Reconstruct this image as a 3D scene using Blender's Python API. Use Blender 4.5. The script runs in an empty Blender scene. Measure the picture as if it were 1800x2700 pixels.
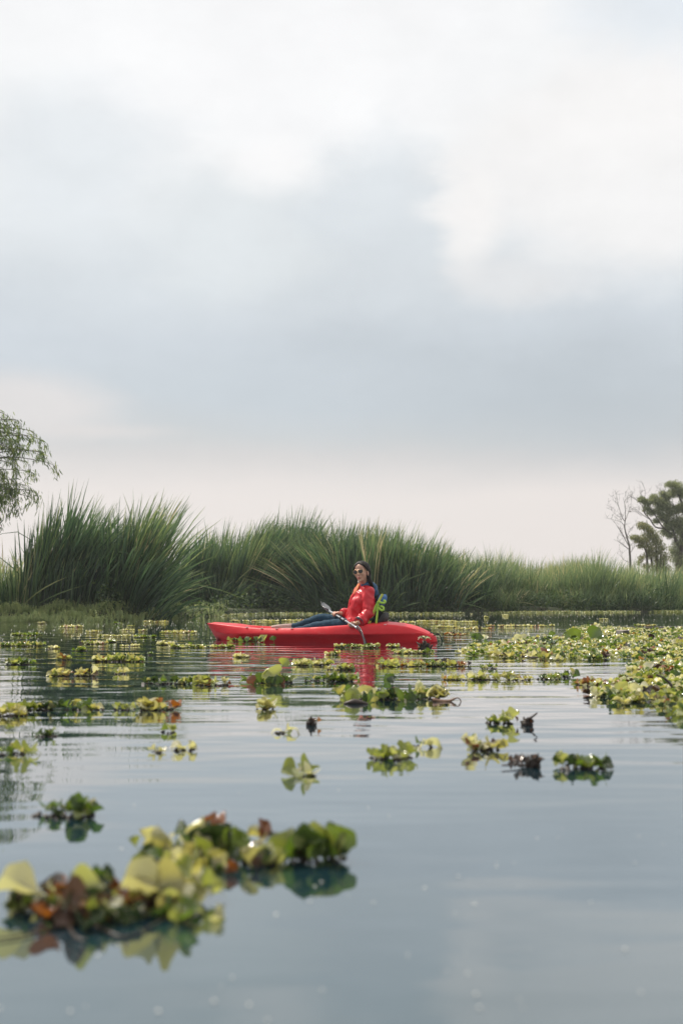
import bpy, bmesh, math, random
import numpy as np
from mathutils import Vector, Matrix, noise
R = math.radians
random.seed(7); RNG = np.random.default_rng(11)
SC = bpy.context.scene; COL = SC.collection

# ------------------------------------------------------------------ camera
CAM_H, FPX, PITCH = 0.60, 3000.0, R(4.0)
cam = bpy.data.cameras.new('camera'); cam_o = bpy.data.objects.new('camera', cam); COL.objects.link(cam_o)
cam_o.location = (0, 0, CAM_H); cam_o.rotation_euler = (R(90) + PITCH, 0, 0)
cam.sensor_fit = 'VERTICAL'; cam.sensor_height = 36; cam.lens = 40
cam.clip_start = 0.05; cam.clip_end = 4000
cam.dof.use_dof = True; cam.dof.focus_distance = 13.5; cam.dof.aperture_fstop = 2.5
SC.camera = cam_o

# ------------------------------------------------------------------ sky
SUN_AZ, SUN_EL = R(-50), R(50)
W = bpy.data.worlds.new('World'); SC.world = W; W.use_nodes = True
nt = W.node_tree; nt.nodes.clear()
def s2l(c): return tuple(((v/255)/12.92 if v/255 <= .04045 else ((v/255+.055)/1.055)**2.4) for v in c) + (1,)
def nn(t, **kw):
    n = nt.nodes.new(t)
    for k, v in kw.items(): setattr(n, k, v)
    return n
def lk(a, b): nt.links.new(a, b)
def mth(op, a, b=None, c=None, clamp=False):
    n = nn('ShaderNodeMath', operation=op, use_clamp=clamp)
    for i, v in enumerate((a, b, c)):
        if v is None: continue
        if isinstance(v, (int, float)): n.inputs[i].default_value = v
        else: lk(v, n.inputs[i])
    return n.outputs[0]
def mixc(f, a, b):
    n = nn('ShaderNodeMix', data_type='RGBA')
    for i, v in ((0, f), (6, a), (7, b)):
        if isinstance(v, (int, float)): n.inputs[i].default_value = v
        elif isinstance(v, tuple): n.inputs[i].default_value = v
        else: lk(v, n.inputs[i])
    return n.outputs[2]
tc = nn('ShaderNodeTexCoord'); nrm = nn('ShaderNodeVectorMath', operation='NORMALIZE'); lk(tc.outputs['Generated'], nrm.inputs[0])
sx = nn('ShaderNodeSeparateXYZ'); lk(nrm.outputs[0], sx.inputs[0])
el = mth('MULTIPLY', mth('ARCSINE', sx.outputs[2]), 180/math.pi)
az = mth('MULTIPLY', mth('ARCTAN2', sx.outputs[0], sx.outputs[1]), 180/math.pi)
def sky_noise(scale, zs, detail, rough=.55, off=0):
    mp = nn('ShaderNodeMapping'); mp.inputs['Scale'].default_value = (1, 1, zs); mp.inputs['Location'].default_value = (off, off*.7, off*.3)
    lk(nrm.outputs[0], mp.inputs[0])
    t = nn('ShaderNodeTexNoise'); t.inputs['Scale'].default_value = scale; t.inputs['Detail'].default_value = detail; t.inputs['Roughness'].default_value = rough
    lk(mp.outputs[0], t.inputs['Vector'])
    return mth('SUBTRACT', t.outputs[0], .5)
nA = sky_noise(3.2, 2.6, 5, .5)
nB = sky_noise(6.0, 2.2, 7, .55, 3.1)
nC = sky_noise(4.5, 1.6, 6, .55, 7.7)
# cloud layers by height above the horizon, their edges broken up by noise
amp = mth('MULTIPLY_ADD', el, .25, 1.2); amp = mth('MINIMUM', amp, 9.0)
e2 = mth('MULTIPLY_ADD', nA, amp, el); e2 = mth('MULTIPLY_ADD', nB, 1.6, e2)
ramp = nn('ShaderNodeValToRGB'); lk(mth('DIVIDE', mth('ADD', e2, 5.0), 95.0), ramp.inputs[0])
stops = [(-5, (214, 208, 206)), (0.5, (236, 228, 224)), (4.8, (237, 230, 226)), (6.6, (217, 215, 214)), (7.8, (208, 211, 212)), (10.0, (204, 211, 216)),
         (12.5, (209, 216, 222)), (15.5, (219, 225, 229)), (19, (233, 237, 239)), (22, (247, 248, 248)), (33, (252, 252, 252)), (48, (285, 283, 280)), (90, (275, 278, 284))]
cr = ramp.color_ramp
for i, (e, c) in enumerate(stops):
    p = (e+5)/95
    if i < 2: s = cr.elements[i]; s.position = p
    else: s = cr.elements.new(p)
    s.color = s2l(c)
colr = ramp.outputs[0]
def blob(col, a0, e0, sa, se, c, strength=1.0, soft=.55, wob=1.0, src=None):
    n1, n2 = src or (nB, nC)
    da = mth('DIVIDE', mth('MULTIPLY_ADD', n1, 9*wob, mth('SUBTRACT', az, a0)), sa)
    de = mth('DIVIDE', mth('MULTIPLY_ADD', n2, 6*wob, mth('SUBTRACT', el, e0)), se)
    d = mth('SQRT', mth('ADD', mth('MULTIPLY', da, da), mth('MULTIPLY', de, de)))
    mr = nn('ShaderNodeMapRange', interpolation_type='SMOOTHSTEP'); lk(d, mr.inputs[0])
    mr.inputs[1].default_value = 1+soft; mr.inputs[2].default_value = 1-soft; mr.inputs[3].default_value = 0; mr.inputs[4].default_value = strength
    return mixc(mr.outputs[0], col, s2l(c))
colr = blob(colr, 14, 9.8, 10, 2.6, (188, 196, 202), .7, .9)          # darker cloud base to the right
colr = blob(colr, -3, 10.5, 9, 2.0, (202, 210, 216), .6, .8)
colr = blob(colr, -15.5, 9.3, 4.0, 1.6, (229, 225, 223), .85, .6, .5)   # bright gap to the left
colr = blob(colr, -12.5, 8.0, 3.2, .35, (226, 222, 220), .7, .9, .35)
colr = blob(colr, 13.5, 20.5, 8, 4.6, (251, 249, 247), .8, .40, 1.3)          # sunlit cloud to the right
colr = blob(colr, -4, 26, 10, 3.5, (253, 253, 253), .9, .7)             # bright top
colr = blob(colr, -14, 21.5, 4.5, 3.2, (230, 235, 238), .8, .6)
colr = blob(colr, -5, 18.3, 5.0, 3.2, (226, 231, 233), .8, .45, 1.2)
colr = blob(colr, 2.5, 18.8, 3.4, 4.4, (220, 226, 230), .75, .5, 1.25)
colr = blob(colr, 17, 27, 4, 2.2, (228, 236, 243), .7, .6)
colr = blob(colr, 6.6, 18.0, 1.3, 2.8, (254, 251, 248), .7, .6, .6)
colr = blob(colr, -3.6, 21.3, 2.4, 1.1, (255, 254, 253), .8, .7, .6)
colr = blob(colr, 9.0, 15.0, 3.0, 1.0, (236, 236, 236), .7, .7, .8)
# fine billows in the cloud sheet
nD = sky_noise(11.0, 1.8, 9, .6, 5.3)
bil = mth('MULTIPLY_ADD', nD, .16, 1.0); bil = mth('MULTIPLY_ADD', nC, .16, bil)
fade = nn('ShaderNodeMapRange'); lk(el, fade.inputs[0]); fade.inputs[1].default_value = 4; fade.inputs[2].default_value = 12
bil = mth('ADD', 1.0, mth('MULTIPLY', mth('SUBTRACT', bil, 1.0), fade.outputs[0]))
vm = nn('ShaderNodeVectorMath', operation='SCALE'); lk(colr, vm.inputs[0]); lk(bil, vm.inputs['Scale']); colr = vm.outputs[0]
sky = nn('ShaderNodeTexSky', sky_type='NISHITA', sun_disc=False); sky.sun_elevation = SUN_EL; sky.sun_rotation = SUN_AZ
bgA = nn('ShaderNodeBackground'); lk(sky.outputs[0], bgA.inputs[0]); bgA.inputs[1].default_value = .10
bgB = nn('ShaderNodeBackground'); lk(colr, bgB.inputs[0]); bgB.inputs[1].default_value = 1.0
msh = nn('ShaderNodeMixShader'); msh.inputs[0].default_value = .95
lk(bgA.outputs[0], msh.inputs[1]); lk(bgB.outputs[0], msh.inputs[2])
wo = nn('ShaderNodeOutputWorld'); lk(msh.outputs[0], wo.inputs[0])

# ------------------------------------------------------------------ sun, exposure
sun = bpy.data.lights.new('sun', 'SUN'); sun.energy = 4.8; sun.angle = R(1.5); sun.color = (1, .93, .82)
sun_o = bpy.data.objects.new('sun', sun); COL.objects.link(sun_o)
SUN_D = Vector((math.sin(SUN_AZ)*math.cos(SUN_EL), math.cos(SUN_AZ)*math.cos(SUN_EL), math.sin(SUN_EL)))
sun_o.rotation_euler = SUN_D.to_track_quat('Z', 'Y').to_euler(); sun_o.location = SUN_D*60
vs = SC.view_settings; vs.view_transform = 'Standard'; vs.look = 'None'; vs.exposure = 0.0; vs.gamma = 1.0; vs.use_curve_mapping = False
SC.cycles.use_denoising = True
SC.cycles.max_bounces = 8; SC.cycles.transparent_max_bounces = 8; SC.cycles.volume_bounces = 0
SC.cycles.sample_clamp_indirect = 6.0

# ------------------------------------------------------------------ helpers
def px(X, Y, d):
    """world point at distance d (metres along y) seen at photo pixel X, Y (1800 x 2700)"""
    c, s = math.cos(PITCH), math.sin(PITCH); a, b = (X-900)/FPX, (1350-Y)/FPX
    dy, dz = c - b*s, s + b*c
    return Vector((a*d/dy, d, CAM_H + dz*d/dy))
def wpx(X, Y, z=0.0):
    """world point on the level z seen at photo pixel X, Y"""
    c, s = math.cos(PITCH), math.sin(PITCH); a, b = (X-900)/FPX, (1350-Y)/FPX
    k = (z-CAM_H)/(s+b*c)
    return Vector((a*k, (c-b*s)*k, z))
def tag(o, label=None, cat=None, group=None, kind=None):
    if label: o['label'] = label
    if cat: o['category'] = cat
    if group: o['group'] = group
    if kind: o['kind'] = kind
    return o
def empty(name, loc, label=None, cat=None, group=None):
    o = bpy.data.objects.new(name, None); COL.objects.link(o); o.location = loc; o.empty_display_size = .1
    return tag(o, label, cat, group)
def link(name, me, mat=None, parent=None, local=False):
    """link a mesh; its coordinates are world ones unless local"""
    o = bpy.data.objects.new(name, me); COL.objects.link(o)
    if mat is not None and not me.materials: me.materials.append(mat)
    if parent is not None:
        o.parent = parent
        if not local: o.matrix_parent_inverse = world_of(parent).inverted()
    return o
def world_of(o):
    m = Matrix.LocRotScale(o.location, o.rotation_euler, o.scale)
    return (world_of(o.parent) @ o.matrix_parent_inverse @ m) if o.parent else m
def mesh_np(name, V, F, smooth=True, attrs=None):
    V = np.asarray(V, dtype=np.float32); F = np.asarray(F, dtype=np.int32)
    me = bpy.data.meshes.new(name); k = F.shape[1]
    me.vertices.add(len(V)); me.vertices.foreach_set('co', V.ravel())
    me.loops.add(F.size); me.loops.foreach_set('vertex_index', F.ravel())
    me.polygons.add(len(F)); me.polygons.foreach_set('loop_start', np.arange(0, F.size, k, dtype=np.int32))
    try: me.polygons.foreach_set('loop_total', np.full(len(F), k, dtype=np.int32))
    except Exception: pass
    me.polygons.foreach_set('use_smooth', np.full(len(F), smooth))
    for n, a in (attrs or {}).items():
        at = me.attributes.new(n, 'FLOAT', 'POINT'); at.data.foreach_set('value', np.asarray(a, dtype=np.float32))
    me.update(calc_edges=True); me.validate()
    return me
def from_bm(name, bm, smooth=True):
    me = bpy.data.meshes.new(name); bm.normal_update(); bm.to_mesh(me); bm.free()
    if smooth: me.polygons.foreach_set('use_smooth', np.ones(len(me.polygons), dtype=bool))
    return me
def scatter(base_v, base_f, M):
    """copies of one small mesh under an array of 4x4 matrices, joined"""
    M = np.asarray(M); n, k = len(M), len(base_v)
    hv = np.c_[base_v, np.ones(k)]
    V = np.einsum('nij,kj->nki', M, hv)[:, :, :3].reshape(-1, 3)
    F = (np.asarray(base_f)[None] + (np.arange(n)*k)[:, None, None]).reshape(-1, len(base_f[0]))
    return V, F
def catmull(P, n):
    P = [Vector(p) for p in P]; Q = [P[0]*2-P[1]] + P + [P[-1]*2-P[-2]]; out = []
    for i in range(1, len(Q)-2):
        for j in range(n):
            t = j/n; a, b, c, d = Q[i-1], Q[i], Q[i+1], Q[i+2]
            out.append(.5*((2*b) + (c-a)*t + (2*a-5*b+4*c-d)*t*t + (3*b-a-3*c+d)*t**3))
    out.append(P[-1]); return out
def ring(bm, c, u, v, ru, rv, n):
    return [bm.verts.new(c + u*(ru*math.cos(2*math.pi*i/n)) + v*(rv*math.sin(2*math.pi*i/n))) for i in range(n)]
def skin_rings(bm, rings, cap=True):
    for a, b in zip(rings, rings[1:]):
        n = len(a)
        for i in range(n): bm.faces.new((a[i], a[(i+1) % n], b[(i+1) % n], b[i]))
    if cap: bm.faces.new(rings[0][::-1]); bm.faces.new(rings[-1])
def tube(bm, P, rad, n=10, sub=4, flat=1.0, ref=Vector((0, 0, 1)), cap=True):
    """tapered round tube along a smooth path"""
    Q = catmull(P, sub) if sub > 1 and len(P) > 2 else [Vector(p) for p in P]
    m = len(Q); rr = np.interp(np.linspace(0, 1, m), np.linspace(0, 1, len(rad)), rad) if hasattr(rad, '__len__') else [rad]*m
    rings = []; u = None
    for i, c in enumerate(Q):
        t = (Q[min(i+1, m-1)] - Q[max(i-1, 0)]).normalized()
        if u is None:
            u = ref - t*ref.dot(t)
            if u.length < 1e-3: u = Vector((1, 0, 0)) - t*t.x
        else: u = u - t*u.dot(t)
        u.normalize(); v = t.cross(u)
        rings.append(ring(bm, c, u*1.0, v, rr[i]*flat, rr[i], n))
    skin_rings(bm, rings, cap)
def ellipsoid(bm, c, ax, r, seg=16, rg=10):
    """ax = three unit vectors, r = three radii"""
    M = Matrix((( *(ax[0]*r[0]), ), ( *(ax[1]*r[1]), ), ( *(ax[2]*r[2]), ))).transposed().to_4x4(); M.translation = c
    return bmesh.ops.create_uvsphere(bm, u_segments=seg, v_segments=rg, radius=1, matrix=M)['verts']
def ribbon(bm, P, w, th, ref, sub=6):
    """flat strap with real thickness; ref = direction its face looks"""
    Q = catmull(P, sub); rings = []
    for i, c in enumerate(Q):
        t = (Q[min(i+1, len(Q)-1)] - Q[max(i-1, 0)]).normalized()
        s = t.cross(ref)
        s = s.normalized() if s.length > 1e-4 else Vector((0, 0, 1)); n = s.cross(t).normalized()
        rings.append([bm.verts.new(c + s*a*w/2 + n*b*th/2) for a, b in ((-1, -1), (1, -1), (1, 1), (-1, 1))])
    skin_rings(bm, rings)
def box(bm, c, ax, h, bev=0.0):
    vs_ = [bm.verts.new(c + ax[0]*h[0]*i + ax[1]*h[1]*j + ax[2]*h[2]*k) for i in (-1, 1) for j in (-1, 1) for k in (-1, 1)]
    fs = [bm.faces.new([vs_[i] for i in q]) for q in ((0, 1, 3, 2), (4, 6, 7, 5), (0, 4, 5, 1), (2, 3, 7, 6), (0, 2, 6, 4), (1, 5, 7, 3))]
    if bev: bmesh.ops.bevel(bm, geom=list({e for f in fs for e in f.edges}), offset=bev, segments=2, affect='EDGES', profile=.6)
X_, Y_, Z_ = Vector((1, 0, 0)), Vector((0, 1, 0)), Vector((0, 0, 1))

# ------------------------------------------------------------------ materials
class NG:
    def __init__(self, name):
        self.m = bpy.data.materials.new(name); self.m.use_nodes = True
        self.t = self.m.node_tree; self.t.nodes.clear()
    def n(self, t, ins=None, **kw):
        x = self.t.nodes.new(t)
        for k, v in kw.items(): setattr(x, k, v)
        for k, v in (ins or {}).items():
            if hasattr(v, 'is_linked') or isinstance(v, bpy.types.NodeSocket): self.t.links.new(v, x.inputs[k])
            else: x.inputs[k].default_value = v
        return x
    def math(self, op, a, b=None, c=None, clamp=False):
        ins = {i: v for i, v in enumerate((a, b, c)) if v is not None}
        return self.n('ShaderNodeMath', ins, operation=op, use_clamp=clamp).outputs[0]
    def mix(self, f, a, b, blend='MIX'):
        return self.n('ShaderNodeMix', {0: f, 6: a, 7: b}, data_type='RGBA', blend_type=blend).outputs[2]
    def noise(self, scale, detail=4, rough=.55, vec=None, coord='Object'):
        if vec is None: vec = self.n('ShaderNodeTexCoord').outputs[coord]
        return self.n('ShaderNodeTexNoise', {'Vector': vec, 'Scale': scale, 'Detail': detail, 'Roughness': rough}).outputs[0]
    def ramp(self, f, stops):
        x = self.n('ShaderNodeValToRGB', {0: f}); r = x.color_ramp
        for i, (p, c) in enumerate(stops):
            s = r.elements[i] if i < 2 else r.elements.new(p)
            s.position = p; s.color = tuple(c) + (1,)
        return x.outputs[0]
    def bump(self, h, dist=.01, strength=1.0):
        return self.n('ShaderNodeBump', {'Height': h, 'Distance': dist, 'Strength': strength}).outputs[0]
    def out(self, sh): self.n('ShaderNodeOutputMaterial', {0: sh}); return self.m
    def pbr(self, col, rough=.5, normal=None, **kw):
        ins = {'Base Color': col, 'Roughness': rough}
        if normal is not None: ins['Normal'] = normal
        ins.update(kw)
        return self.n('ShaderNodeBsdfPrincipled', ins).outputs[0]
def plain(name, col, rough=.5, var=.25, scale=30, bump=.0, bscale=200, **kw):
    g = NG(name); f = g.noise(scale); c = tuple(col)
    lo = tuple(v*(1-var) for v in c); hi = tuple(min(1, v*(1+var)) for v in c)
    colr = g.ramp(f, [(.3, lo), (.7, hi)])
    nrm_ = g.bump(g.noise(bscale), bump) if bump else None
    return g.out(g.pbr(colr, rough, nrm_, **kw))
def leafy(name, stops, rough=.35, trans=.35, spots=None, spec=.5, coat=0.0, tint=(1.0, 1.0, .6)):
    """thin leaf: colour by the leaf's own random tone, light through it"""
    g = NG(name)
    tone = g.n('ShaderNodeAttribute', attribute_name='tone').outputs['Fac']
    rnd = g.n('ShaderNodeObjectInfo').outputs['Random']
    f = g.math('FRACT', g.math('ADD', tone, rnd))
    nz = g.noise(45, 3)
    f2 = g.math('ADD', f, g.math('MULTIPLY', g.math('SUBTRACT', nz, .5), .5), clamp=True)
    c = g.ramp(f2, stops)
    if spots:
        sp = g.n('ShaderNodeMapRange', {0: g.noise(70, 4), 1: .60, 2: .72}).outputs[0]
        c = g.mix(g.math('MULTIPLY', sp, .8), c, tuple(spots) + (1,))
    nr = g.bump(g.noise(150, 3), .003, .8)
    p = g.pbr(c, rough, nr, **{'Specular IOR Level': spec, 'Coat Weight': coat, 'Coat Roughness': .10})
    tcol = g.mix(1.0, c, tuple(tint) + (1,), 'MULTIPLY')
    tcol = g.n('ShaderNodeHueSaturation', {'Color': tcol, 'Value': 1.6, 'Saturation': 1.1}).outputs[0]
    tr = g.n('ShaderNodeBsdfTranslucent', {0: tcol}).outputs[0]
    return g.out(g.n('ShaderNodeMixShader', {0: trans, 1: p, 2: tr}).outputs[0])
# ================================================================== ground and water
SHX = np.array([-600, -30, -9, -7, -5, -3.9, -3.2, -2.2, 0, 3, 5, 8, 11, 14, 30, 600.])
SHY = np.array([26, 24, 22.6, 22.6, 23.0, 24.6, 27.6, 31.2, 31.6, 31.6, 33.0, 34.0, 34.3, 34.0, 33, 36.])
def sstep(a, b, x): t = np.clip((x-a)/(b-a), 0, 1); return t*t*(3-2*t)
def shore(x): return np.interp(x, SHX, SHY)
def terrain(x, y):
    x = np.asarray(x, float); y = np.asarray(y, float)
    w = .12*np.sin(x*2.3) + .08*np.sin(x*5.1+1)
    k = sstep(-1.0, .5, y - shore(x) + w)
    k = np.maximum(k, sstep(38, 44, np.abs(x))); k = np.maximum(k, sstep(-22, -28, y))
    z = -.75 + .90*k
    # low weedy mound on the left bank
    m = np.exp(-((x+5.2)/2.2)**2 - ((y-24.2)/1.0)**2)*.11
    return z + m*k + .03*np.sin(x*1.7+y*.9)*k + .02*np.sin(y*2.9)*k
def nonuni(lo, hi, flo, fhi, nf, nc):
    a = -np.geomspace(1, 1+abs(lo-flo), nc)[::-1][:-1] + 1 + flo
    b = np.geomspace(1, 1+abs(hi-fhi), nc)[1:] - 1 + fhi
    return np.r_[a, np.linspace(flo, fhi, nf), b]
gx = nonuni(-1500, 1500, -16, 18, 120, 24); gy = nonuni(-800, 2500, 18, 44, 120, 24)
GX, GY = np.meshgrid(gx, gy, indexing='xy'); nx, ny = len(gx), len(gy)
V = np.c_[GX.ravel(), GY.ravel(), terrain(GX, GY).ravel()]
ii, jj = np.meshgrid(np.arange(nx-1), np.arange(ny-1)); q = (jj*nx+ii).ravel()
F = np.c_[q, q+1, q+1+nx, q+nx]
g = NG('ground_soil'); f = g.noise(3, 6)
soil = g.out(g.pbr(g.ramp(f, [(.3, (.035, .032, .018)), (.55, (.05, .065, .025)), (.75, (.10, .11, .045))]), .9, g.bump(g.noise(18, 5), .05)))
tag(link('ground', mesh_np('ground', V, F), soil), kind='structure')

g = NG('pond_water')
tcn = g.n('ShaderNodeTexCoord').outputs['Object']
def warp(v, sc, amt):
    t = g.n('ShaderNodeTexNoise', {'Vector': v, 'Scale': sc, 'Detail': 2})
    o = g.n('ShaderNodeVectorMath', {0: t.outputs[1], 1: (.5, .5, .5)}, operation='SUBTRACT').outputs[0]
    o = g.n('ShaderNodeVectorMath', {0: o, 'Scale': amt}, operation='SCALE').outputs[0]
    return g.n('ShaderNodeVectorMath', {0: v, 1: o}, operation='ADD').outputs[0]
def stretched(scx, scy):
    return g.n('ShaderNodeMapping', {0: tcn, 'Scale': (scx, scy, 1)}).outputs[0]
# rings spreading from the kayak
kv = g.n('ShaderNodeMapping', {0: tcn, 'Location': (.28*.62, -13.7, 0), 'Scale': (.62, 1, 1)}).outputs[0]
kv = warp(kv, .8, .55)
kr = g.n('ShaderNodeVectorMath', {0: kv}, operation='LENGTH').outputs['Value']
ring1 = g.math('SINE', g.math('MULTIPLY', kr, 2*math.pi/.46))
ring2 = g.math('SINE', g.math('MULTIPLY', kr, 2*math.pi/.27))
fall = g.n('ShaderNodeMapRange', {0: kr, 1: 1.0, 2: 9.5, 3: 1.0, 4: 0.0}, interpolation_type='SMOOTHSTEP').outputs[0]
patch = g.n('ShaderNodeMapRange', {0: g.noise(.55, 2, vec=stretched(.7, 1)), 1: .35, 2: .65}).outputs[0]
hr = g.math('MULTIPLY', g.math('MULTIPLY', g.math('MULTIPLY_ADD', ring2, .35, ring1), fall), g.math('MULTIPLY_ADD', patch, .0017, .0004))
n1 = g.math('SUBTRACT', g.noise(1.0, 2, .5, vec=stretched(.9, 2.6)), .5)
n2 = g.math('SUBTRACT', g.noise(1.0, 2, .5, vec=stretched(3.0, 9.0)), .5)
n3 = g.math('SUBTRACT', g.noise(1.0, 2, .5, vec=stretched(14, 30)), .5)
calm = g.n('ShaderNodeMapRange', {0: kr, 1: 5.0, 2: 10.0, 3: 1.0, 4: .25}).outputs[0]
h = g.math('MULTIPLY_ADD', g.math('MULTIPLY', n1, g.math('MULTIPLY_ADD', calm, .55, .45)), .012, hr)
h = g.math('MULTIPLY_ADD', g.math('MULTIPLY', n2, calm), .0026, h)
h = g.math('MULTIPLY_ADD', g.math('MULTIPLY', n3, calm), .0003, h)
nr = g.bump(h, 1.0)
water = g.out(g.pbr((.008, .026, .036, 1), .02, nr, IOR=2.0, **{'Specular Tint': (.66, .90, 1.0, 1), 'Coat Weight': 1.0, 'Coat IOR': 1.33, 'Coat Roughness': .02, 'Coat Normal': nr}))
gxw = np.linspace(-60, 60, 13); gyw = np.linspace(-30, 60, 10)
GX, GY = np.meshgrid(gxw, gyw); nx = 13
ii, jj = np.meshgrid(np.arange(12), np.arange(9)); q = (jj*nx+ii).ravel()
tag(link('water', mesh_np('water', np.c_[GX.ravel(), GY.ravel(), np.zeros(GX.size)], np.c_[q, q+1, q+1+nx, q+nx]), water), kind='structure')

# ================================================================== reeds
def reed_mat(name, stops, straw):
    g = NG(name)
    tone = g.n('ShaderNodeAttribute', attribute_name='tone').outputs['Fac']
    al = g.n('ShaderNodeAttribute', attribute_name='along').outputs['Fac']
    c = g.ramp(tone, stops)
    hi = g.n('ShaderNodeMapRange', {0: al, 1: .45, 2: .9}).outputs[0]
    c = g.mix(hi, c, g.n('ShaderNodeHueSaturation', {'Color': c, 'Hue': .478, 'Saturation': .88, 'Value': 2.5}).outputs[0])  # blades lightened upward, painting the sunlit tops into their colour
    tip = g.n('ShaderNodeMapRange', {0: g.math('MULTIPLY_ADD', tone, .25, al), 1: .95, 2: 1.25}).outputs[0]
    c = g.mix(g.math('MULTIPLY', tip, .7), c, tuple(straw)+(1,))  # dry straw tips, mixed in stronger to paint warm light on the tops
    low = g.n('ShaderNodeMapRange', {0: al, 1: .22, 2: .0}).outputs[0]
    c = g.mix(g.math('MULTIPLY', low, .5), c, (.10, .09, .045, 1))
    p = g.pbr(c, .40, **{'Specular IOR Level': .5})
    tr = g.n('ShaderNodeBsdfTranslucent', {0: g.n('ShaderNodeHueSaturation', {'Color': c, 'Value': 1.5, 'Saturation': 1.1}).outputs[0]}).outputs[0]
    return g.out(g.n('ShaderNodeMixShader', {0: .33, 1: p, 2: tr}).outputs[0])
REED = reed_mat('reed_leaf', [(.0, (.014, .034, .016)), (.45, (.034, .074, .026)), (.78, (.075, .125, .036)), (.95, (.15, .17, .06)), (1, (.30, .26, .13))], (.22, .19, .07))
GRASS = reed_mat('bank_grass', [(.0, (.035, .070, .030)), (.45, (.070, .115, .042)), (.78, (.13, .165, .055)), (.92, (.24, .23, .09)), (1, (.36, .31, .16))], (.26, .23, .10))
def blades_np(P0, P1, P2, w, tone, S=6):
    n = len(P0); t = np.linspace(0, 1, S+1)[None, :, None]
    C = (1-t)**2*P0[:, None] + 2*t*(1-t)*P1[:, None] + t*t*P2[:, None]
    T = np.gradient(C, axis=1); T /= np.linalg.norm(T, axis=2, keepdims=True)+1e-9
    ang = RNG.uniform(0, 2*math.pi, n); tw = RNG.normal(0, .5, n)
    a = ang[:, None] + tw[:, None]*t[:, :, 0]
    D = np.stack([np.cos(a), np.sin(a), np.zeros_like(a)], 2)
    Sd = np.cross(T, D); Sd /= np.linalg.norm(Sd, axis=2, keepdims=True)+1e-9
    prof = np.clip((.75+.5*t[0, :, 0])*(1-t[0, :, 0]**3.2), .03, 1)
    hw = (w[:, None]*.5*prof[None])[:, :, None]
    L_, R_ = C - Sd*hw, C + Sd*hw
    V = np.stack([L_, R_], 2).reshape(-1, 3)
    b = np.arange(n)[:, None]*(2*(S+1)) + np.arange(S)[None]*2
    b = b.ravel(); F = np.c_[b, b+1, b+3, b+2]
    return V, F, dict(tone=np.repeat(tone, 2*(S+1)), along=np.tile(np.repeat(t[0, :, 0], 2), n))
def reed_batch(xr, dr, n, h, hs, lean, fan, w, tone, hprof=None, rnd=.10, droop=.0, shape=1.0):
    u = RNG.uniform(-1, 1, n); u = np.sign(u)*np.abs(u)**shape
    x = (xr[0]+xr[1])/2 + u*(xr[1]-xr[0])/2; y = RNG.uniform(dr[0], dr[1], n)
    z = terrain(x, y) - .05
    H = h*(1+RNG.normal(0, hs, n))
    H = np.clip(H, .35*h, 1.2*h)
    if hprof is not None: H = H*np.interp(x, hprof[0], hprof[1])
    lx = lean + fan*u + RNG.normal(0, rnd, n); ly = RNG.normal(-.04, .12, n)
    nt_ = max(4, n//45); tu = RNG.integers(0, nt_, n); tx_ = RNG.uniform(xr[0], xr[1], nt_); ty_ = RNG.uniform(dr[0], dr[1], nt_)
    near = np.argmin((x[:, None]-tx_[None])**2 + (y[:, None]-ty_[None])**2, axis=1)
    lx = lx + RNG.normal(0, .09, nt_)[near]; ly = ly + RNG.normal(0, .08, nt_)[near]; H = H*(1+RNG.normal(0, .07, nt_))[near]; toff = RNG.normal(0, .13, nt_)[near]
    wild = RNG.uniform(0, 1, n) < .045; lx = np.where(wild, lx + RNG.normal(0, .40, n), lx)
    m = np.sqrt(lx*lx+ly*ly); s = np.minimum(1, .92/np.maximum(m, 1e-6)); lx *= s; ly *= s
    up = np.sqrt(np.clip(1-lx*lx-ly*ly, .05, 1))
    P0 = np.c_[x, y, z]; P2 = P0 + np.c_[lx*H, ly*H, up*H*(1-droop*RNG.uniform(0, 1, n))]
    P1 = P0 + np.c_[lx*H*.25, ly*H*.25, up*H*.62]
    kink = wild & (RNG.uniform(0, 1, n) < .35); P1[kink] = P0[kink] + (P2[kink]-P0[kink])*np.array([.1, .1, 1.0]); P2[kink, 2] -= .35*H[kink]
    return P0, P1, P2, w*1.5*RNG.uniform(.6, 1.35, n), np.clip(RNG.beta(1.6, 2.2, n) + tone + toff, 0, 1)
def reed_clump(label, loc, batches, mat, singles=None, cat='reeds', group='reed clumps along the bank', name='reed_clump'):
    root = empty(name, loc, label, cat, group)
    parts = [reed_batch(**b) for b in batches]
    A = [np.concatenate([p[i] for p in parts]) for i in range(5)]
    V, F, at = blades_np(*A)
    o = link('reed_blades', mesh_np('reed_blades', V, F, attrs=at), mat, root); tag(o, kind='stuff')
    if singles is not None:
        P0, P1, P2, w, tn = singles
        for i in range(len(P0)):
            V, F, at = blades_np(P0[i:i+1], P1[i:i+1], P2[i:i+1], w[i:i+1], tn[i:i+1], 9)
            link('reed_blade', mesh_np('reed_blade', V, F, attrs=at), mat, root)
    return root
def tips(d, base_y, lst, w=.042, bx=None, bend=.25, tone=(.1, .6)):
    """single tall blades: (tip X, tip Y, base X) in photo pixels, standing at distance d"""
    P0, P1, P2 = [], [], []
    for (tx, ty, bx_) in lst:
        dd = d + random.uniform(-.5, .5)
        b = px(bx_, base_y, dd); b.z = float(terrain(b.x, b.y)) - .05; t = px(tx, ty, dd + random.uniform(-.3, .3))
        P0.append(b); P2.append(t); P1.append(b.lerp(t, .55) + Vector(((b.x-t.x)*bend, 0, abs(t.x-b.x)*.25)))
    n = len(lst)
    return np.array(P0), np.array(P1), np.array(P2), w*RNG.uniform(.7, 1.2, n), RNG.uniform(tone[0], tone[1], n)

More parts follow.
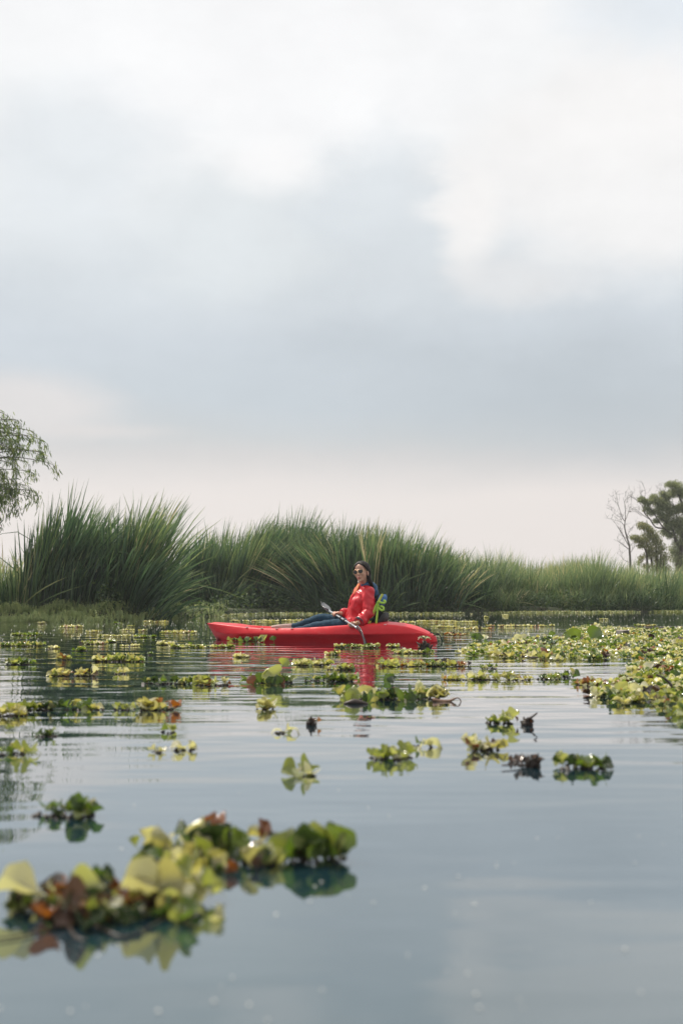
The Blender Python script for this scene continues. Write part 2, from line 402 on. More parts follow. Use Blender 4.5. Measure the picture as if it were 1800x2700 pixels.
# the two tall clumps on the left bank
reed_clump('tall dark reed clump at the far left end of the bank, under the willow', (-6.0, 25, .1), [
    dict(xr=(-6.8, -5.6), dr=(24.0, 26.2), n=950, h=2.08, hs=.16, lean=.20, fan=.12, hprof=([-6.7, -6.3, -5.7, -5.25], [.72, .98, 1.0, .85]), w=.024, tone=-.08),
    dict(xr=(-6.6, -5.2), dr=(23.8, 24.6), n=500, h=1.2, hs=.3, lean=.22, fan=.15, w=.02, tone=-.05),
    dict(xr=(-7.5, -6.3), dr=(23.3, 25.2), n=430, h=.92, hs=.26, lean=.08, fan=.12, w=.016, tone=.20, rnd=.14, hprof=([-7.5, -6.9, -6.6, -6.3], [.6, .9, 1.25, 1.8])),
    ], REED, tips(25, 1622, [(262, 1292, 215), (273, 1300, 220), (250, 1310, 212), (190, 1330, 150), (165, 1328, 128), (198, 1318, 140), (130, 1365, 105), (125, 1320, 118), (210, 1345, 160),
                             (236, 1355, 190), (150, 1345, 118), (95, 1390, 130), (118, 1375, 110), (300, 1345, 230), (320, 1310, 235), (285, 1355, 240), (72, 1440, 88), (52, 1470, 70), (308, 1330, 236),
                             (40, 1398, 42), (340, 1320, 250)]))
reed_clump('tall reed clump with blades fanned to the right, second from the left bank end', (-4.3, 25.5, .1), [
    dict(xr=(-5.15, -4.3), dr=(24.2, 26.6), n=900, h=2.2, hs=.18, lean=.24, fan=.13, hprof=([-4.95, -4.55, -3.6], [.78, 1.0, 1.0]), w=.024, tone=.10),
    dict(xr=(-5.1, -4.0), dr=(23.9, 25.0), n=420, h=1.3, hs=.3, lean=.3, fan=.4, w=.02, tone=.0),
    dict(xr=(-4.6, -4.2), dr=(24.2, 26.0), n=70, h=1.5, hs=.2, lean=.66, fan=.16, w=.02, tone=.2),
    ], REED, tips(25.2, 1622, [(395, 1325, 330), (412, 1310, 340), (445, 1318, 365), (480, 1330, 380), (470, 1345, 370), (512, 1355, 395), (520, 1385, 400), (430, 1335, 350), (365, 1330, 320),
                               (540, 1390, 405), (500, 1400, 400), (350, 1340, 310), (530, 1440, 415), (537, 1480, 420), (532, 1530, 425), (520, 1555, 430), (570, 1594, 440), (583, 1607, 440), (565, 1612, 445),
                               (528, 1550, 430), (550, 1600, 440), (540, 1575, 436)], tone=(.3, .8)))
# the large mass behind the kayak
hp = ([-4.7, -3.6, -2.8, -2.1, -1.2, -.4, .3, 1.1, 1.8, 2.3, 2.9], [.84, .95, 1.02, 1.02, .98, .97, .96, .95, .88, .78, .62])
reed_clump('upright reed clump at the left end of the big mass, behind the kayak bow', (-3.9, 33, .1), [
    dict(xr=(-4.8, -2.9), dr=(31.9, 34.5), n=1250, h=2.2, hs=.14, lean=.16, fan=.06, w=.024, tone=.02, hprof=hp, rnd=.08),
    dict(xr=(-4.6, -3.0), dr=(31.6, 32.3), n=350, h=.9, hs=.35, lean=.1, fan=.5, w=.02, tone=-.02, rnd=.3)],
    REED, tips(33, 1616, [(545, 1380, 520), (570, 1375, 535), (600, 1372, 560), (622, 1370, 580), (520, 1400, 500), (498, 1395, 485), (640, 1375, 600), (610, 1390, 560)]))
reed_clump('reed clump arching to the right over a dark hollow, behind the paddler\'s feet', (-2.2, 33.4, .1), [
    dict(xr=(-3.1, -1.5), dr=(32.9, 35), n=1150, h=2.28, hs=.13, lean=.24, fan=.0, w=.024, tone=.03, hprof=hp, rnd=.08),
    dict(xr=(-3.0, -1.9), dr=(32.4, 33.2), n=450, h=2.1, hs=.1, lean=.48, fan=.05, w=.024, tone=.02, rnd=.08),
    dict(xr=(-2.6, -1.4), dr=(31.8, 32.6), n=260, h=.7, hs=.4, lean=.0, fan=.4, w=.02, tone=-.2, rnd=.35)],
    REED, tips(33.5, 1616, [(690, 1362, 650), (705, 1358, 660), (728, 1372, 680), (740, 1368, 690), (664, 1365, 640), (752, 1378, 700), (715, 1385, 670)]))
reed_clump('reed clump with blades leaning left across the hollow, left of the paddler\'s head', (-.6, 33, .1), [
    dict(xr=(-1.7, .1), dr=(32.6, 35), n=1100, h=2.22, hs=.14, lean=.14, fan=.05, w=.024, tone=.0, hprof=hp, rnd=.1),
    dict(xr=(-1.0, .3), dr=(31.9, 32.8), n=620, h=2.0, hs=.15, lean=-.42, fan=.1, w=.022, tone=.0, rnd=.1),
    dict(xr=(-1.2, .2), dr=(31.7, 32.3), n=260, h=.8, hs=.4, lean=-.2, fan=.4, w=.02, tone=-.2, rnd=.35)],
    REED, tips(33, 1616, [(790, 1372, 760), (815, 1378, 780), (842, 1375, 810), (868, 1382, 830), (880, 1375, 850), (905, 1347, 893), (770, 1385, 740)]))
reed_clump('upright reed clump right behind the paddler, with long pale blades', (.7, 33, .1), [
    dict(xr=(-.2, 1.5), dr=(32.2, 35), n=1150, h=2.22, hs=.14, lean=.12, fan=.1, w=.024, tone=.0, hprof=hp, rnd=.08),
    dict(xr=(.55, 1.05), dr=(31.7, 32.2), n=60, h=2.1, hs=.1, lean=.12, fan=.1, w=.030, tone=.35, rnd=.05),
    dict(xr=(.2, 1.5), dr=(31.6, 32.2), n=200, h=.8, hs=.4, lean=.1, fan=.5, w=.02, tone=-.2, rnd=.3)],
    REED, tips(32.5, 1616, [(925, 1378, 905), (952, 1372, 925), (972, 1360, 940), (988, 1372, 955), (1005, 1362, 965), (940, 1390, 915), (1020, 1375, 985), (995, 1385, 960)]))
reed_clump('reed clump splaying to the right at the right end of the big mass', (2.1, 33, .1), [
    dict(xr=(1.3, 2.9), dr=(32.0, 35), n=1250, h=2.22, hs=.15, lean=.16, fan=.22, w=.022, tone=.02, hprof=hp, rnd=.09),
    dict(xr=(2.6, 4.2), dr=(32.4, 35), n=700, h=1.6, hs=.2, lean=.16, fan=.1, w=.018, tone=.05, rnd=.15, hprof=([2.6, 3.4, 4.2], [1.05, .95, .8])),
    dict(xr=(1.4, 3.4), dr=(31.7, 33), n=500, h=1.2, hs=.3, lean=.3, fan=.3, w=.02, tone=-.05, rnd=.2)],
    REED, tips(32, 1618, [(1032, 1372, 1000), (1058, 1368, 1015), (1070, 1392, 1030), (1042, 1385, 1005), (1108, 1408, 1060), (1110, 1425, 1062), (1120, 1435, 1070), (1092, 1405, 1050),
                          (1083, 1510, 1012), (1080, 1522, 1012), (1063, 1547, 1014), (1078, 1560, 1012), (1100, 1572, 1013), (1108, 1577, 1014), (1080, 1587, 1012), (1072, 1586, 1014)], tone=(.3, .75)))
# lower bed to the right
def low_bed(label, x0, x1, h, lean, tone, n=3000, front=34.4):
    hx_ = np.arange(x0-.5, x1+.6, .33); bumps = (hx_, np.clip(RNG.normal(1, .15, len(hx_)), .68, 1.3))
    reed_clump(label, ((x0+x1)/2, 36, .1), [
        dict(xr=(x0, x1), dr=(front+.1, front+2.2), n=n//2, h=h*.92, hs=.24, hprof=bumps, lean=lean, fan=.05, w=.011, tone=tone, rnd=.2),
        dict(xr=(x0, x1), dr=(front+2, front+6), n=n, h=h, hs=.24, hprof=bumps, lean=lean, fan=.05, w=.012, tone=tone+.1, rnd=.18),
        dict(xr=(x0, x1), dr=(front-.3, front+.4), n=n//4, h=h*.45, hs=.35, lean=lean, fan=.1, w=.010, tone=tone-.1, rnd=.35)],
        GRASS, group='low reed beds on the right bank', name='reed_bed')
low_bed('low reed bed just right of the big reed mass, level with the kayak stern', 2.7, 5.1, 1.36, .05, .02, front=33.2)
low_bed('pale low reed bed in the middle of the right bank, under the open sky', 4.9, 7.3, 1.20, .02, .06)
low_bed('darker, slightly taller reed bed left of the bare tree', 7.1, 9.0, 1.32, .04, -.02)
low_bed('low dark grassy bed leaning right below the bare tree and bushy tree', 8.8, 14.5, 1.12, .22, .02, n=4200)
# taller darker tuft in front of the bare tree
tb = [reed_batch(xr=(-30, -9), dr=(40, 52), n=2600, h=1.5, hs=.2, lean=.1, fan=0, w=.03, tone=.1),
      reed_batch(xr=(-9, 4), dr=(37, 48), n=2600, h=1.3, hs=.2, lean=.1, fan=0, w=.03, tone=.0),
      reed_batch(xr=(3, 26), dr=(40.5, 56), n=4500, h=1.25, hs=.2, lean=.1, fan=0, w=.028, tone=.12, rnd=.16),
      reed_batch(xr=(-14, -7.2), dr=(23.5, 32), n=900, h=1.3, hs=.2, lean=.1, fan=0, w=.022, tone=.1)]
A = [np.concatenate([p[i] for p in tb]) for i in range(5)]
V, F, at = blades_np(*A, S=4)
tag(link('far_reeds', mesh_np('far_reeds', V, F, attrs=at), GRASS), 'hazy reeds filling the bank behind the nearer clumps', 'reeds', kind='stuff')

# ================================================================== feathery weed on the left bank
MOSS = leafy('water_feather', [(0, (.16, .21, .115)), (.5, (.26, .31, .175)), (1, (.38, .40, .24))], .5, .42)
def sprig_np():
    V, F = [], []
    for k in range(5):
        z = .2+.2*k; r = .34*(1-.12*k)
        for j in range(5):
            a = j*1.2566 + k*.6; c, s = math.cos(a), math.sin(a); b = len(V)
            V += [(-.05*s, .05*c, z-.08), (.05*s, -.05*c, z-.08), (r*c, r*s, z+.10)]; F.append((b, b+1, b+2))
    return np.array(V), F
sv, sf = sprig_np(); n = 4600
x = RNG.uniform(-7.6, -2.9, n); y = shore(x) + RNG.normal(.25, .55, n)
keep = RNG.uniform(0, 1, n) < np.where(x < -3.6, 1, .4)
x, y = x[keep], y[keep]; n = len(x)
z = np.maximum(terrain(x, y), -.02) + .13*np.clip(np.sin(x*5.1+np.sin(y*2))*np.sin(y*4.3+x), -.2, 1)
s = RNG.uniform(.06, .16, n); a = RNG.uniform(0, 6.28, n); M = np.zeros((n, 4, 4)); tx, ty = RNG.normal(0, .25, n), RNG.normal(0, .25, n)
M[:, 0, 0] = np.cos(a)*s; M[:, 0, 1] = -np.sin(a)*s; M[:, 1, 0] = np.sin(a)*s; M[:, 1, 1] = np.cos(a)*s
M[:, 2, 2] = s; M[:, 0, 2] = tx*s; M[:, 1, 2] = ty*s; M[:, 0, 3] = x; M[:, 1, 3] = y; M[:, 2, 3] = z; M[:, 3, 3] = 1
V, F = scatter(sv, sf, M)
tag(link('bank_weed', mesh_np('bank_weed', V, F, attrs=dict(tone=np.repeat(RNG.uniform(0, 1, n), len(sv)))), MOSS), 'pale green feathery weed creeping over the left bank into the water', 'ground cover', kind='stuff')
# dark leafy undergrowth at the foot of the reeds
UND = leafy('undergrowth_leaf', [(0, (.022, .045, .018)), (.6, (.045, .075, .028)), (1, (.09, .12, .045))], .75, .25, spec=.3)
dv = np.array([(0, 0, 0), (.5, .28, .06), (1, 0, 0), (.5, -.28, .06)]); df = [(0, 1, 2, 3)]
n = 9000
x = np.r_[RNG.uniform(-5.0, 3.4, 4200), RNG.uniform(3.4, 14.5, 4800)]; y = shore(x) + RNG.gamma(1.5, .35, n) - .05
z = np.maximum(terrain(x, y), 0) + RNG.beta(1.2, 2.5, n)*(.55 + .25*np.sin(x*2.2))
def rand_M(x, y, z, s, tilt=1.0):
    n = len(x); a = RNG.uniform(0, 6.28, n); b = RNG.normal(0, .6*tilt, n); c = RNG.normal(0, .5*tilt, n)
    ca, sa, cb, sb, cc, sc = np.cos(a), np.sin(a), np.cos(b), np.sin(b), np.cos(c), np.sin(c)
    M = np.zeros((n, 4, 4))
    M[:, 0, 0] = ca*cb; M[:, 0, 1] = ca*sb*sc-sa*cc; M[:, 0, 2] = ca*sb*cc+sa*sc
    M[:, 1, 0] = sa*cb; M[:, 1, 1] = sa*sb*sc+ca*cc; M[:, 1, 2] = sa*sb*cc-ca*sc
    M[:, 2, 0] = -sb; M[:, 2, 1] = cb*sc; M[:, 2, 2] = cb*cc
    M[:, :3, :3] *= np.asarray(s)[:, None, None]; M[:, 0, 3] = x; M[:, 1, 3] = y; M[:, 2, 3] = z; M[:, 3, 3] = 1
    return M
V, F = scatter(dv, df, rand_M(x, y, z, RNG.uniform(.05, .12, n)))
tag(link('undergrowth', mesh_np('undergrowth', V, F, attrs=dict(tone=np.repeat(RNG.uniform(0, 1, n), 4))), UND), 'dark leafy undergrowth along the foot of the reeds', 'undergrowth', kind='stuff')

# ================================================================== trees
BARK = plain('bark_grey', (.12, .105, .09), .9, .35, 12, .02, 60)
BARKD = plain('bark_dark', (.07, .055, .045), .9, .35, 12, .02, 60)
def poly(pts, d, org, sc, jit=.25):
    out = []
    for i, (a, b) in enumerate(pts):
        out.append(px(org[0]+a/sc, org[1]+b/sc, d + (random.uniform(-jit, jit) if i else 0)))
    return out
O5, S5 = (1550, 1200), 6.272
def twigs(b, pw, n, ln):
    for _ in range(n):
        i = random.randrange(len(pw)-1); p = pw[i].lerp(pw[i+1], random.uniform(.3, 1)); d = (pw[i+1]-pw[i]).normalized()
        e = p + (d + Vector((random.gauss(0, .6), random.gauss(0, .4), random.uniform(0, .8)))).normalized()*ln*random.uniform(.4, 1)
        m = p.lerp(e, .5) + Vector((random.gauss(0, .04), 0, random.gauss(0, .04))); tube(b, [p, m, e], [.006, .004, .002], 4, 2)
        for _ in range(2):
            f = m.lerp(e, random.random()); tube(b, [f, f + Vector((random.gauss(0, .14), random.gauss(0, .1), random.uniform(.02, .25)))], [.005, .002], 4, 1)
# bare tree
dB = 50.0
root = empty('bare_tree', px(1663, 1500, dB), 'slender leafless pale tree standing alone above the right reeds', 'tree')
root.location.z = .1
tr = bmesh.new()
tp = poly([(700, 1900), (690, 1750), (680, 1600), (678, 1500), (640, 1370), (600, 1200), (608, 1080), (610, 900), (590, 760), (570, 700)], dB, O5, S5, .05); tp[0].z = -.1
tube(tr, tp, [.055, .048, .042, .038, .032, .026, .018, .012, .008, .004], 8, 3)
link('trunk', from_bm('trunk', tr), BARK, root)
for pts, r in (([(672, 1510), (600, 1380), (540, 1260), (480, 1190), (450, 1130)], .03), ([(670, 1560), (560, 1470), (480, 1420), (415, 1392)], .028), ([(640, 1380), (560, 1330), (510, 1220), (455, 1140)], .022),
               ([(605, 1100), (560, 1030), (500, 850), (470, 790), (395, 735)], .026), ([(608, 1090), (660, 950), (700, 830), (712, 720)], .02), ([(590, 1170), (540, 1110), (430, 1070), (250, 1035)], .02),
               ([(680, 1640), (730, 1560), (790, 1490)], .024), ([(645, 1330), (690, 1240), (770, 1130)], .016), ([(560, 1020), (480, 1010), (410, 940), (365, 890)], .012), ([(690, 1780), (600, 1740), (550, 1690), (520, 1600)], .018),
               ([(610, 870), (620, 800), (660, 760)], .01), ([(500, 850), (480, 760), (475, 700)], .012), ([(540, 1110), (535, 1040), (520, 960)], .012), ([(600, 800), (605, 720), (603, 680)], .008), ([(660, 950), (690, 935), (780, 945)], .008),
               ([(690, 1500), (720, 1460), (750, 1440)], .012)):
    b = bmesh.new(); pw = poly(pts, dB, O5, S5); tube(b, pw, [r*.7, r*.5, r*.3, r*.12], 6, 3); twigs(b, pw, 4, .5); link('branch', from_bm('branch', b), BARK, root)
# leaf clouds
def leaf_strip(l=1.0, w=.2, bend=.2):
    t = np.linspace(0, 1, 4); hw = w/2*np.array([.25, 1, .8, .04])
    V = np.r_[np.c_[t*l, hw, -bend*t*t], np.c_[t*l, -hw, -bend*t*t]]
    return V, [(i, i+1, i+5, i+4) for i in range(3)]
def hang_M(P, s, down=.9, spread=.5, dirs=None):
    """leaf x axis pointing mostly down and outwards"""
    n = len(P); D = RNG.normal(0, spread, (n, 3)); D[:, 2] -= down
    if dirs is not None: D += dirs
    D /= np.linalg.norm(D, axis=1, keepdims=True); U = RNG.normal(0, 1, (n, 3)); Sd = np.cross(D, U); Sd /= np.linalg.norm(Sd, axis=1, keepdims=True); N = np.cross(D, Sd)
    M = np.zeros((n, 4, 4)); M[:, :3, 0] = D*s[:, None]; M[:, :3, 1] = Sd*s[:, None]; M[:, :3, 2] = N*s[:, None]; M[:, :3, 3] = P; M[:, 3, 3] = 1
    return M
EUC = leafy('eucalypt_leaf', [(0, (.13, .155, .09)), (.6, (.21, .24, .14)), (1, (.32, .33, .20))], .6, .35)
BSH = leafy('bushy_tree_leaf', [(0, (.15, .165, .085)), (.6, (.22, .235, .12)), (.85, (.26, .24, .12)), (1, (.34, .29, .15))], .5, .25)
WIL = leafy('willow_leaf', [(0, (.045, .080, .030)), (.5, (.080, .125, .042)), (.85, (.15, .19, .06)), (1, (.22, .24, .08))], .35, .45)
def crown(root, mat, lobes, per, leaf, s, d, name='crown', down=.9, dj=.6, spread=.5):
    Ps = []
    for (X, Y, rx, ry, k) in lobes:
        rx *= 1.22; ry *= 1.22
        m = int(per*k); c = px(X, Y, d); sc = d/FPX
        q = RNG.normal(0, 1, (m, 3)); q /= np.linalg.norm(q, axis=1, keepdims=True); q *= RNG.uniform(0, 1, (m, 1))**.42
        # twigs: pull leaves towards a few strands for an uneven edge
        st = RNG.normal(0, 1, (max(4, m//22), 3)); st /= np.linalg.norm(st, axis=1, keepdims=True); st *= RNG.uniform(.45, 1.12, (len(st), 1))
        q = .66*q*1.12 + .34*(st[RNG.integers(0, len(st), m)] + RNG.normal(0, .2, (m, 3)))
        Ps.append(np.array(c)[None] + q*np.array([rx*sc, (rx+ry)*.5*sc*1.0+dj*.3, ry*sc]))
    P = np.concatenate(Ps); lv, lf = leaf
    V, F = scatter(lv, lf, hang_M(P, s*RNG.uniform(.6, 1.3, len(P)), down, spread))
    return link(name, mesh_np(name, V, F, attrs=dict(tone=np.repeat(RNG.uniform(0, 1, len(P)), len(lv)))), mat, root)
# tall tree at the right edge
dE = 56.0
root = empty('spreading_tree', px(1800, 1520, dE), 'tall spreading grey green tree with dark limbs at the right edge', 'tree'); root.location.z = .1
b = bmesh.new()
tp = poly([(1480, 2050), (1500, 1700), (1520, 1600), (1530, 1500), (1560, 1350), (1600, 1150), (1640, 900)], dE, O5, S5, .1); tp[0].z = -.1
tube(b, tp, [.22, .16, .15, .12, .10, .07, .04], 8, 3); link('trunk', from_bm('trunk', b), BARKD, root)
for pts, r in (([(1520, 1560), (1450, 1420), (1420, 1320), (1380, 1220), (1280, 1110), (1200, 1050)], .09), ([(1430, 1340), (1300, 1250), (1200, 1150), (1090, 980), (1010, 860)], .055),
               ([(1260, 1210), (1110, 1190), (1010, 1050), (930, 965), (900, 860), (820, 760), (660, 660)], .04), ([(930, 965), (945, 880), (950, 850)], .02), ([(1010, 1060), (900, 990), (800, 910), (770, 880)], .018),
               ([(1240, 1350), (1255, 1230), (1270, 1180)], .03), ([(1380, 1220), (1300, 1130), (1230, 1080)], .04), ([(1560, 1350), (1500, 1150), (1440, 950), (1400, 800)], .06), ([(1600, 1150), (1540, 800), (1480, 660), (1390, 560)], .05),
               ([(820, 760), (740, 700), (720, 590)], .012), ([(900, 680), (860, 640), (845, 600)], .012), ([(1220, 720), (1200, 620), (1180, 540)], .012), ([(1222, 700), (1245, 640), (1260, 580)], .01), ([(940, 680), (935, 600), (930, 540)], .01),
               ([(880, 1010), (830, 960), (780, 930), (690, 940)], .01), ([(960, 1080), (990, 1150), (1100, 1200)], .014)):
    q = bmesh.new(); pw = poly(pts, dE, O5, S5, .35); tube(q, pw, [r, r*.75, r*.5, r*.25], 6, 3); twigs(q, pw, 4, .6); link('branch', from_bm('branch', q), BARKD, root)
crown(root, EUC, [(1765, 1275, 16, 9, .7), (1785, 1283, 18, 16, 1), (1795, 1300, 14, 16, .7), (1690, 1315, 10, 8, .5), (1705, 1323, 14, 10, .7), (1722, 1312, 12, 12, .7), (1735, 1322, 16, 14, 1), (1752, 1330, 20, 16, 1.2), (1770, 1345, 20, 16, 1.2),
                  (1735, 1345, 14, 14, .8), (1748, 1362, 16, 14, 1), (1785, 1340, 14, 12, .8), (1800, 1375, 26, 22, 1.4), (1775, 1375, 20, 16, 1), (1760, 1385, 14, 16, .8), (1790, 1400, 20, 18, 1), (1790, 1430, 20, 14, .8), (1765, 1410, 12, 10, .4),
                  (1830, 1300, 40, 30, 2.5), (1850, 1370, 50, 40, 3), (1786, 1470, 22, 16, 1), (1800, 1490, 24, 14, 1), (1745, 1300, 10, 8, .3), (1715, 1350, 12, 10, .4), (1755, 1310, 14, 10, .6), (1728, 1372, 10, 8, .3), (1775, 1450, 14, 14, .6), (1705, 1340, 12, 10, .4), (1750, 1400, 12, 12, .5), (1770, 1300, 16, 12, .7), (1800, 1335, 18, 16, .8)], 1350, leaf_strip(1, .26, .2), .088, dE)
# bushy tree in front of it
dU = 47.0
root = empty('bushy_tree', px(1728, 1520, dU), 'short bushy olive tree with many stems right of the bare tree', 'tree'); root.location.z = .1
b = bmesh.new()
for k, pts in enumerate(([(1140, 2050), (1130, 1750), (1110, 1500), (1080, 1300)], [(1180, 2050), (1190, 1800), (1200, 1600), (1180, 1400)], [(1100, 2050), (1050, 1800), (1000, 1600), (960, 1420)], [(980, 1990), (970, 1750), (940, 1560), (860, 1480), (790, 1510)], [(1200, 2050), (1240, 1850), (1290, 1650)])):
    tp = poly(pts, dU, O5, S5, .15); tp[0].z = -.1; tube(b, tp, [.06, .045, .03, .012], 6, 3)
link('trunk', from_bm('trunk', b), BARKD, root)
crown(root, BSH, [(1690, 1385, 12, 10, .7), (1702, 1388, 12, 10, .7), (1712, 1398, 12, 12, .8), (1670, 1415, 14, 8, .8), (1682, 1422, 14, 12, .8), (1700, 1418, 16, 16, 1.2), (1722, 1412, 14, 16, 1.1), (1730, 1428, 16, 16, 1.1), (1712, 1440, 16, 18, 1.2), (1690, 1437, 12, 8, .6),
                  (1740, 1445, 14, 16, 1), (1722, 1460, 16, 16, 1), (1735, 1478, 16, 16, .9), (1705, 1462, 10, 12, .5), (1752, 1470, 14, 18, .8), (1690, 1470, 8, 10, .35), (1682, 1480, 6, 10, .25), (1725, 1495, 18, 14, .9), (1750, 1495, 20, 12, .9), (1700, 1490, 12, 10, .4)], 520, leaf_strip(1, .32, .2), .08, dU)
# willow at the left, trunk outside the picture
dW = 24.5
root = empty('willow_tree', (-9.6, dW, .12), 'feathery willow tree hanging in from the left edge', 'tree')
b = bmesh.new(); tube(b, [Vector((-9.6, dW, -.1)), Vector((-9.5, dW, .9)), Vector((-9.2, dW, 2.0)), Vector((-9.0, dW, 3.2)), Vector((-8.8, dW, 4.3))], [.22, .18, .15, .09, .03], 10, 4); link('trunk', from_bm('trunk', b), BARKD, root)
P, D = [], []; tw = bmesh.new()
for k in range(225):
    a = random.uniform(0, 6.283); e = random.uniform(-.95, 1.25); r = random.uniform(.55, 1.0)**.7
    tip = Vector((-8.70 + 2.42*r*math.cos(a)*math.cos(e), dW + 1.9*r*math.sin(a)*math.cos(e), 3.35 + 1.45*r*math.sin(e)))
    if random.random() < .55: tip.x = max(tip.x, -8.9 + random.random())
    s0 = Vector((-9.0 + random.uniform(-.3, .3), dW + random.uniform(-.3, .3), max(1.9, tip.z - random.uniform(.3, 1.1))))
    mid = s0.lerp(tip, .55) + Vector((0, 0, .35)); end = tip + Vector((random.uniform(-.1, .25), random.uniform(-.2, .2), -random.uniform(.15, .45)))
    tube(tw, [s0, mid, tip, end], [.018, .012, .006, .002], 4, 4)
    path = catmull([s0, mid, tip, end], 14)
    for i in range(14, len(path)-1):
        for j in range(2 if i < 28 else 3):
            t = (path[i+1]-path[i]).normalized()
            P.append(path[i] + Vector((random.gauss(0, .05), random.gauss(0, .05), random.gauss(0, .04)))); D.append(t*.6)
link('twigs', from_bm('twigs', tw), BARK, root)
P = np.array(P); lv, lf = leaf_strip(1, .16, .22)
V, F = scatter(lv, lf, hang_M(P, RNG.uniform(.08, .15, len(P)), .75, .42, np.array(D)))
link('crown', mesh_np('crown', V, F, attrs=dict(tone=np.repeat(RNG.uniform(0, 1, len(P)), len(lv)))), WIL, root)
# ================================================================== kayak
KO = Vector((-.28, 13.90, 0)); KA = Vector((.952, -.305, 0)); KB = Vector((.305, .952, 0))   # origin, along (bow to stern), across (away from the camera)
def kp(s, b, z): return KO + KA*s + KB*b + Z_*z
kayak = empty('kayak', KO, 'red plastic sit-on-top kayak with its bow to the left, afloat among the plants', 'kayak')
g = NG('red_plastic'); nz = g.noise(4, 5); fine = g.noise(60, 4)
cc = g.ramp(nz, [(.3, (.52, .010, .018)), (.7, (.62, .016, .024))])
scr = g.n('ShaderNodeMapRange', {0: g.n('ShaderNodeTexNoise', {'Vector': g.n('ShaderNodeMapping', {0: g.n('ShaderNodeTexCoord').outputs['Object'], 'Scale': (3, 3, 30)}).outputs[0], 'Scale': 3.0, 'Detail': 5}).outputs[0], 1: .66, 2: .74}).outputs[0]
cc = g.mix(g.math('MULTIPLY', scr, .35), cc, (.75, .22, .20, 1))
REDP = g.out(g.pbr(cc, g.math('MULTIPLY_ADD', fine, .2, .28), g.bump(g.noise(9, 3), .01, .5), **{'Specular IOR Level': .3}))
BLACK = plain('black_plastic', (.012, .012, .013), .6, **{'Specular IOR Level': .25})
LK = 2.95
tS = [0, .1, .25, .45, .58, .70, .82, .90, .955, 1.0]; zS = [.205, .190, .165, .165, .190, .218, .212, .185, .135, .062]
def sheer(t):
    return float(np.interp(t, tS, zS)) if False else float(np.polyval(SP, t))
SP = np.polyfit(tS, zS, 6)
def beam(t):
    if t < .52: u = 1 - t/.52; return .37*max(0.0, 1-u**2.2)**.80 + .012
    u = (t-.52)/.48; return .37*max(0.0, 1-u**2.6)**.62 + .02
def keel(t): return -.10 + .09*max(0, 1-t/.16)**2 + .06*max(0, (t-.86)/.14)**2
def hull_section(t):
    b, s, k = beam(t), sheer(t), keel(t); s = max(s, .05); rd = .075 + .03*t if t > .1 else .075 + .05*(.1-t)/.1
    rd = min(rd, s-.03) if s > .08 else s*.6
    cut = .80 if t < .75 else .80 + .12*(t-.75)/.25
    half = [(0, k), (.42*b, k+.012), (.70*b, k+.05), (cut*b, -.005), (cut*b+.045*b, rd*.5), (.965*b, rd-.008), (1.0*b, rd+.006), (.995*b, rd+.016), (.965*b, rd+(s-rd)*.50), (.925*b, s-.020), (.895*b, s-.005), (.87*b, s), ]
    w = float(sstep(.15, .24, t)*(1-sstep(.68, .75, t)))
    def deck(u):
        crown = s + .035*(1-(u/.87)**2)*(1-.6*abs(2*t-1)) - (.01 if t < .03 else 0)
        well = .075 + (s-.075)*float(sstep(.53, .83, u)); return crown*(1-w) + well*w
    half += [(u*b, deck(u)) for u in (.83, .78, .71, .60, .40, .20)]
    half += [(0, deck(0))]
    return half
bm = bmesh.new(); rings = []; NS = 72
for i in range(NS+1):
    t = i/NS; t = .5-.5*math.cos(math.pi*t)*.25 + (t-.5)*.75 if 0 else (t + .15*math.sin(2*math.pi*t)/(2*math.pi)*-1)
    hs_ = hull_section(t); x = (t-.5)*LK; pts = []
    def pt(sign, y, z):
        rake = .135*max(0, 1-t/.22)**1.6*(1-max(z, -.05)/.205)
        rk2 = -.02*max(0, (t-.9)/.1)*(z/.1)
        return kp(x + rake + rk2, sign*y, z)
    ring_ = [bm.verts.new(pt(-1, y, z)) for y, z in hs_] + [bm.verts.new(pt(1, y, z)) for y, z in hs_[-2:0:-1]]
    rings.append(ring_)
skin_rings(bm, rings)
bmesh.ops.recalc_face_normals(bm, faces=bm.faces)
hull = link('hull', from_bm('hull', bm), REDP, kayak)
# seat pan with a low black back, rail notches, toggles
bm = bmesh.new(); box(bm, kp(.55, 0, .10), (KA, KB, Z_), (.20, .20, .028), .015); link('seat', from_bm('seat', bm), BLACK, kayak)
bm = bmesh.new(); ax2 = (KA*.94 + Z_*.34).normalized(), KB, (Z_*.94 - KA*.34).normalized()
ribbon(bm, [kp(.80, -.17, .20), kp(.84, -.10, .27), kp(.85, 0, .29), kp(.84, .10, .27), kp(.80, .17, .20)], .13, .02, KA); link('seat_back', from_bm('seat_back', bm), BLACK, kayak)
PALE = plain('worn_plastic', (.72, .48, .45), .5)
for s in (-.83, -.62, -.42, -.22, .92):
    t = s/LK+.5; bm = bmesh.new(); box(bm, kp(s, -beam(t)*.885, sheer(t)-.003), (KA, KB, Z_), (.014, .012, .005), .003); link('rail_notch', from_bm('rail_notch', bm), PALE, kayak)
bm = bmesh.new(); tube(bm, [kp(1.43, -.02, .085), kp(1.49, -.02, .10), kp(1.52, 0, .06), kp(1.53, 0, .015)], .006, 6, 6); link('carry_cord', from_bm('carry_cord', bm), BLACK, kayak)
bm = bmesh.new(); tube(bm, [kp(1.40, -.05, .115), kp(1.47, -.03, .115), kp(1.51, .0, .10)], .005, 6, 6); link('carry_cord', from_bm('carry_cord', bm), BLACK, kayak)
bm = bmesh.new(); tube(bm, [kp(-1.42, -.012, .20), kp(-1.48, -.01, .205), kp(-1.47, .02, .185)], .006, 6, 5); link('carry_cord', from_bm('carry_cord', bm), BLACK, kayak)
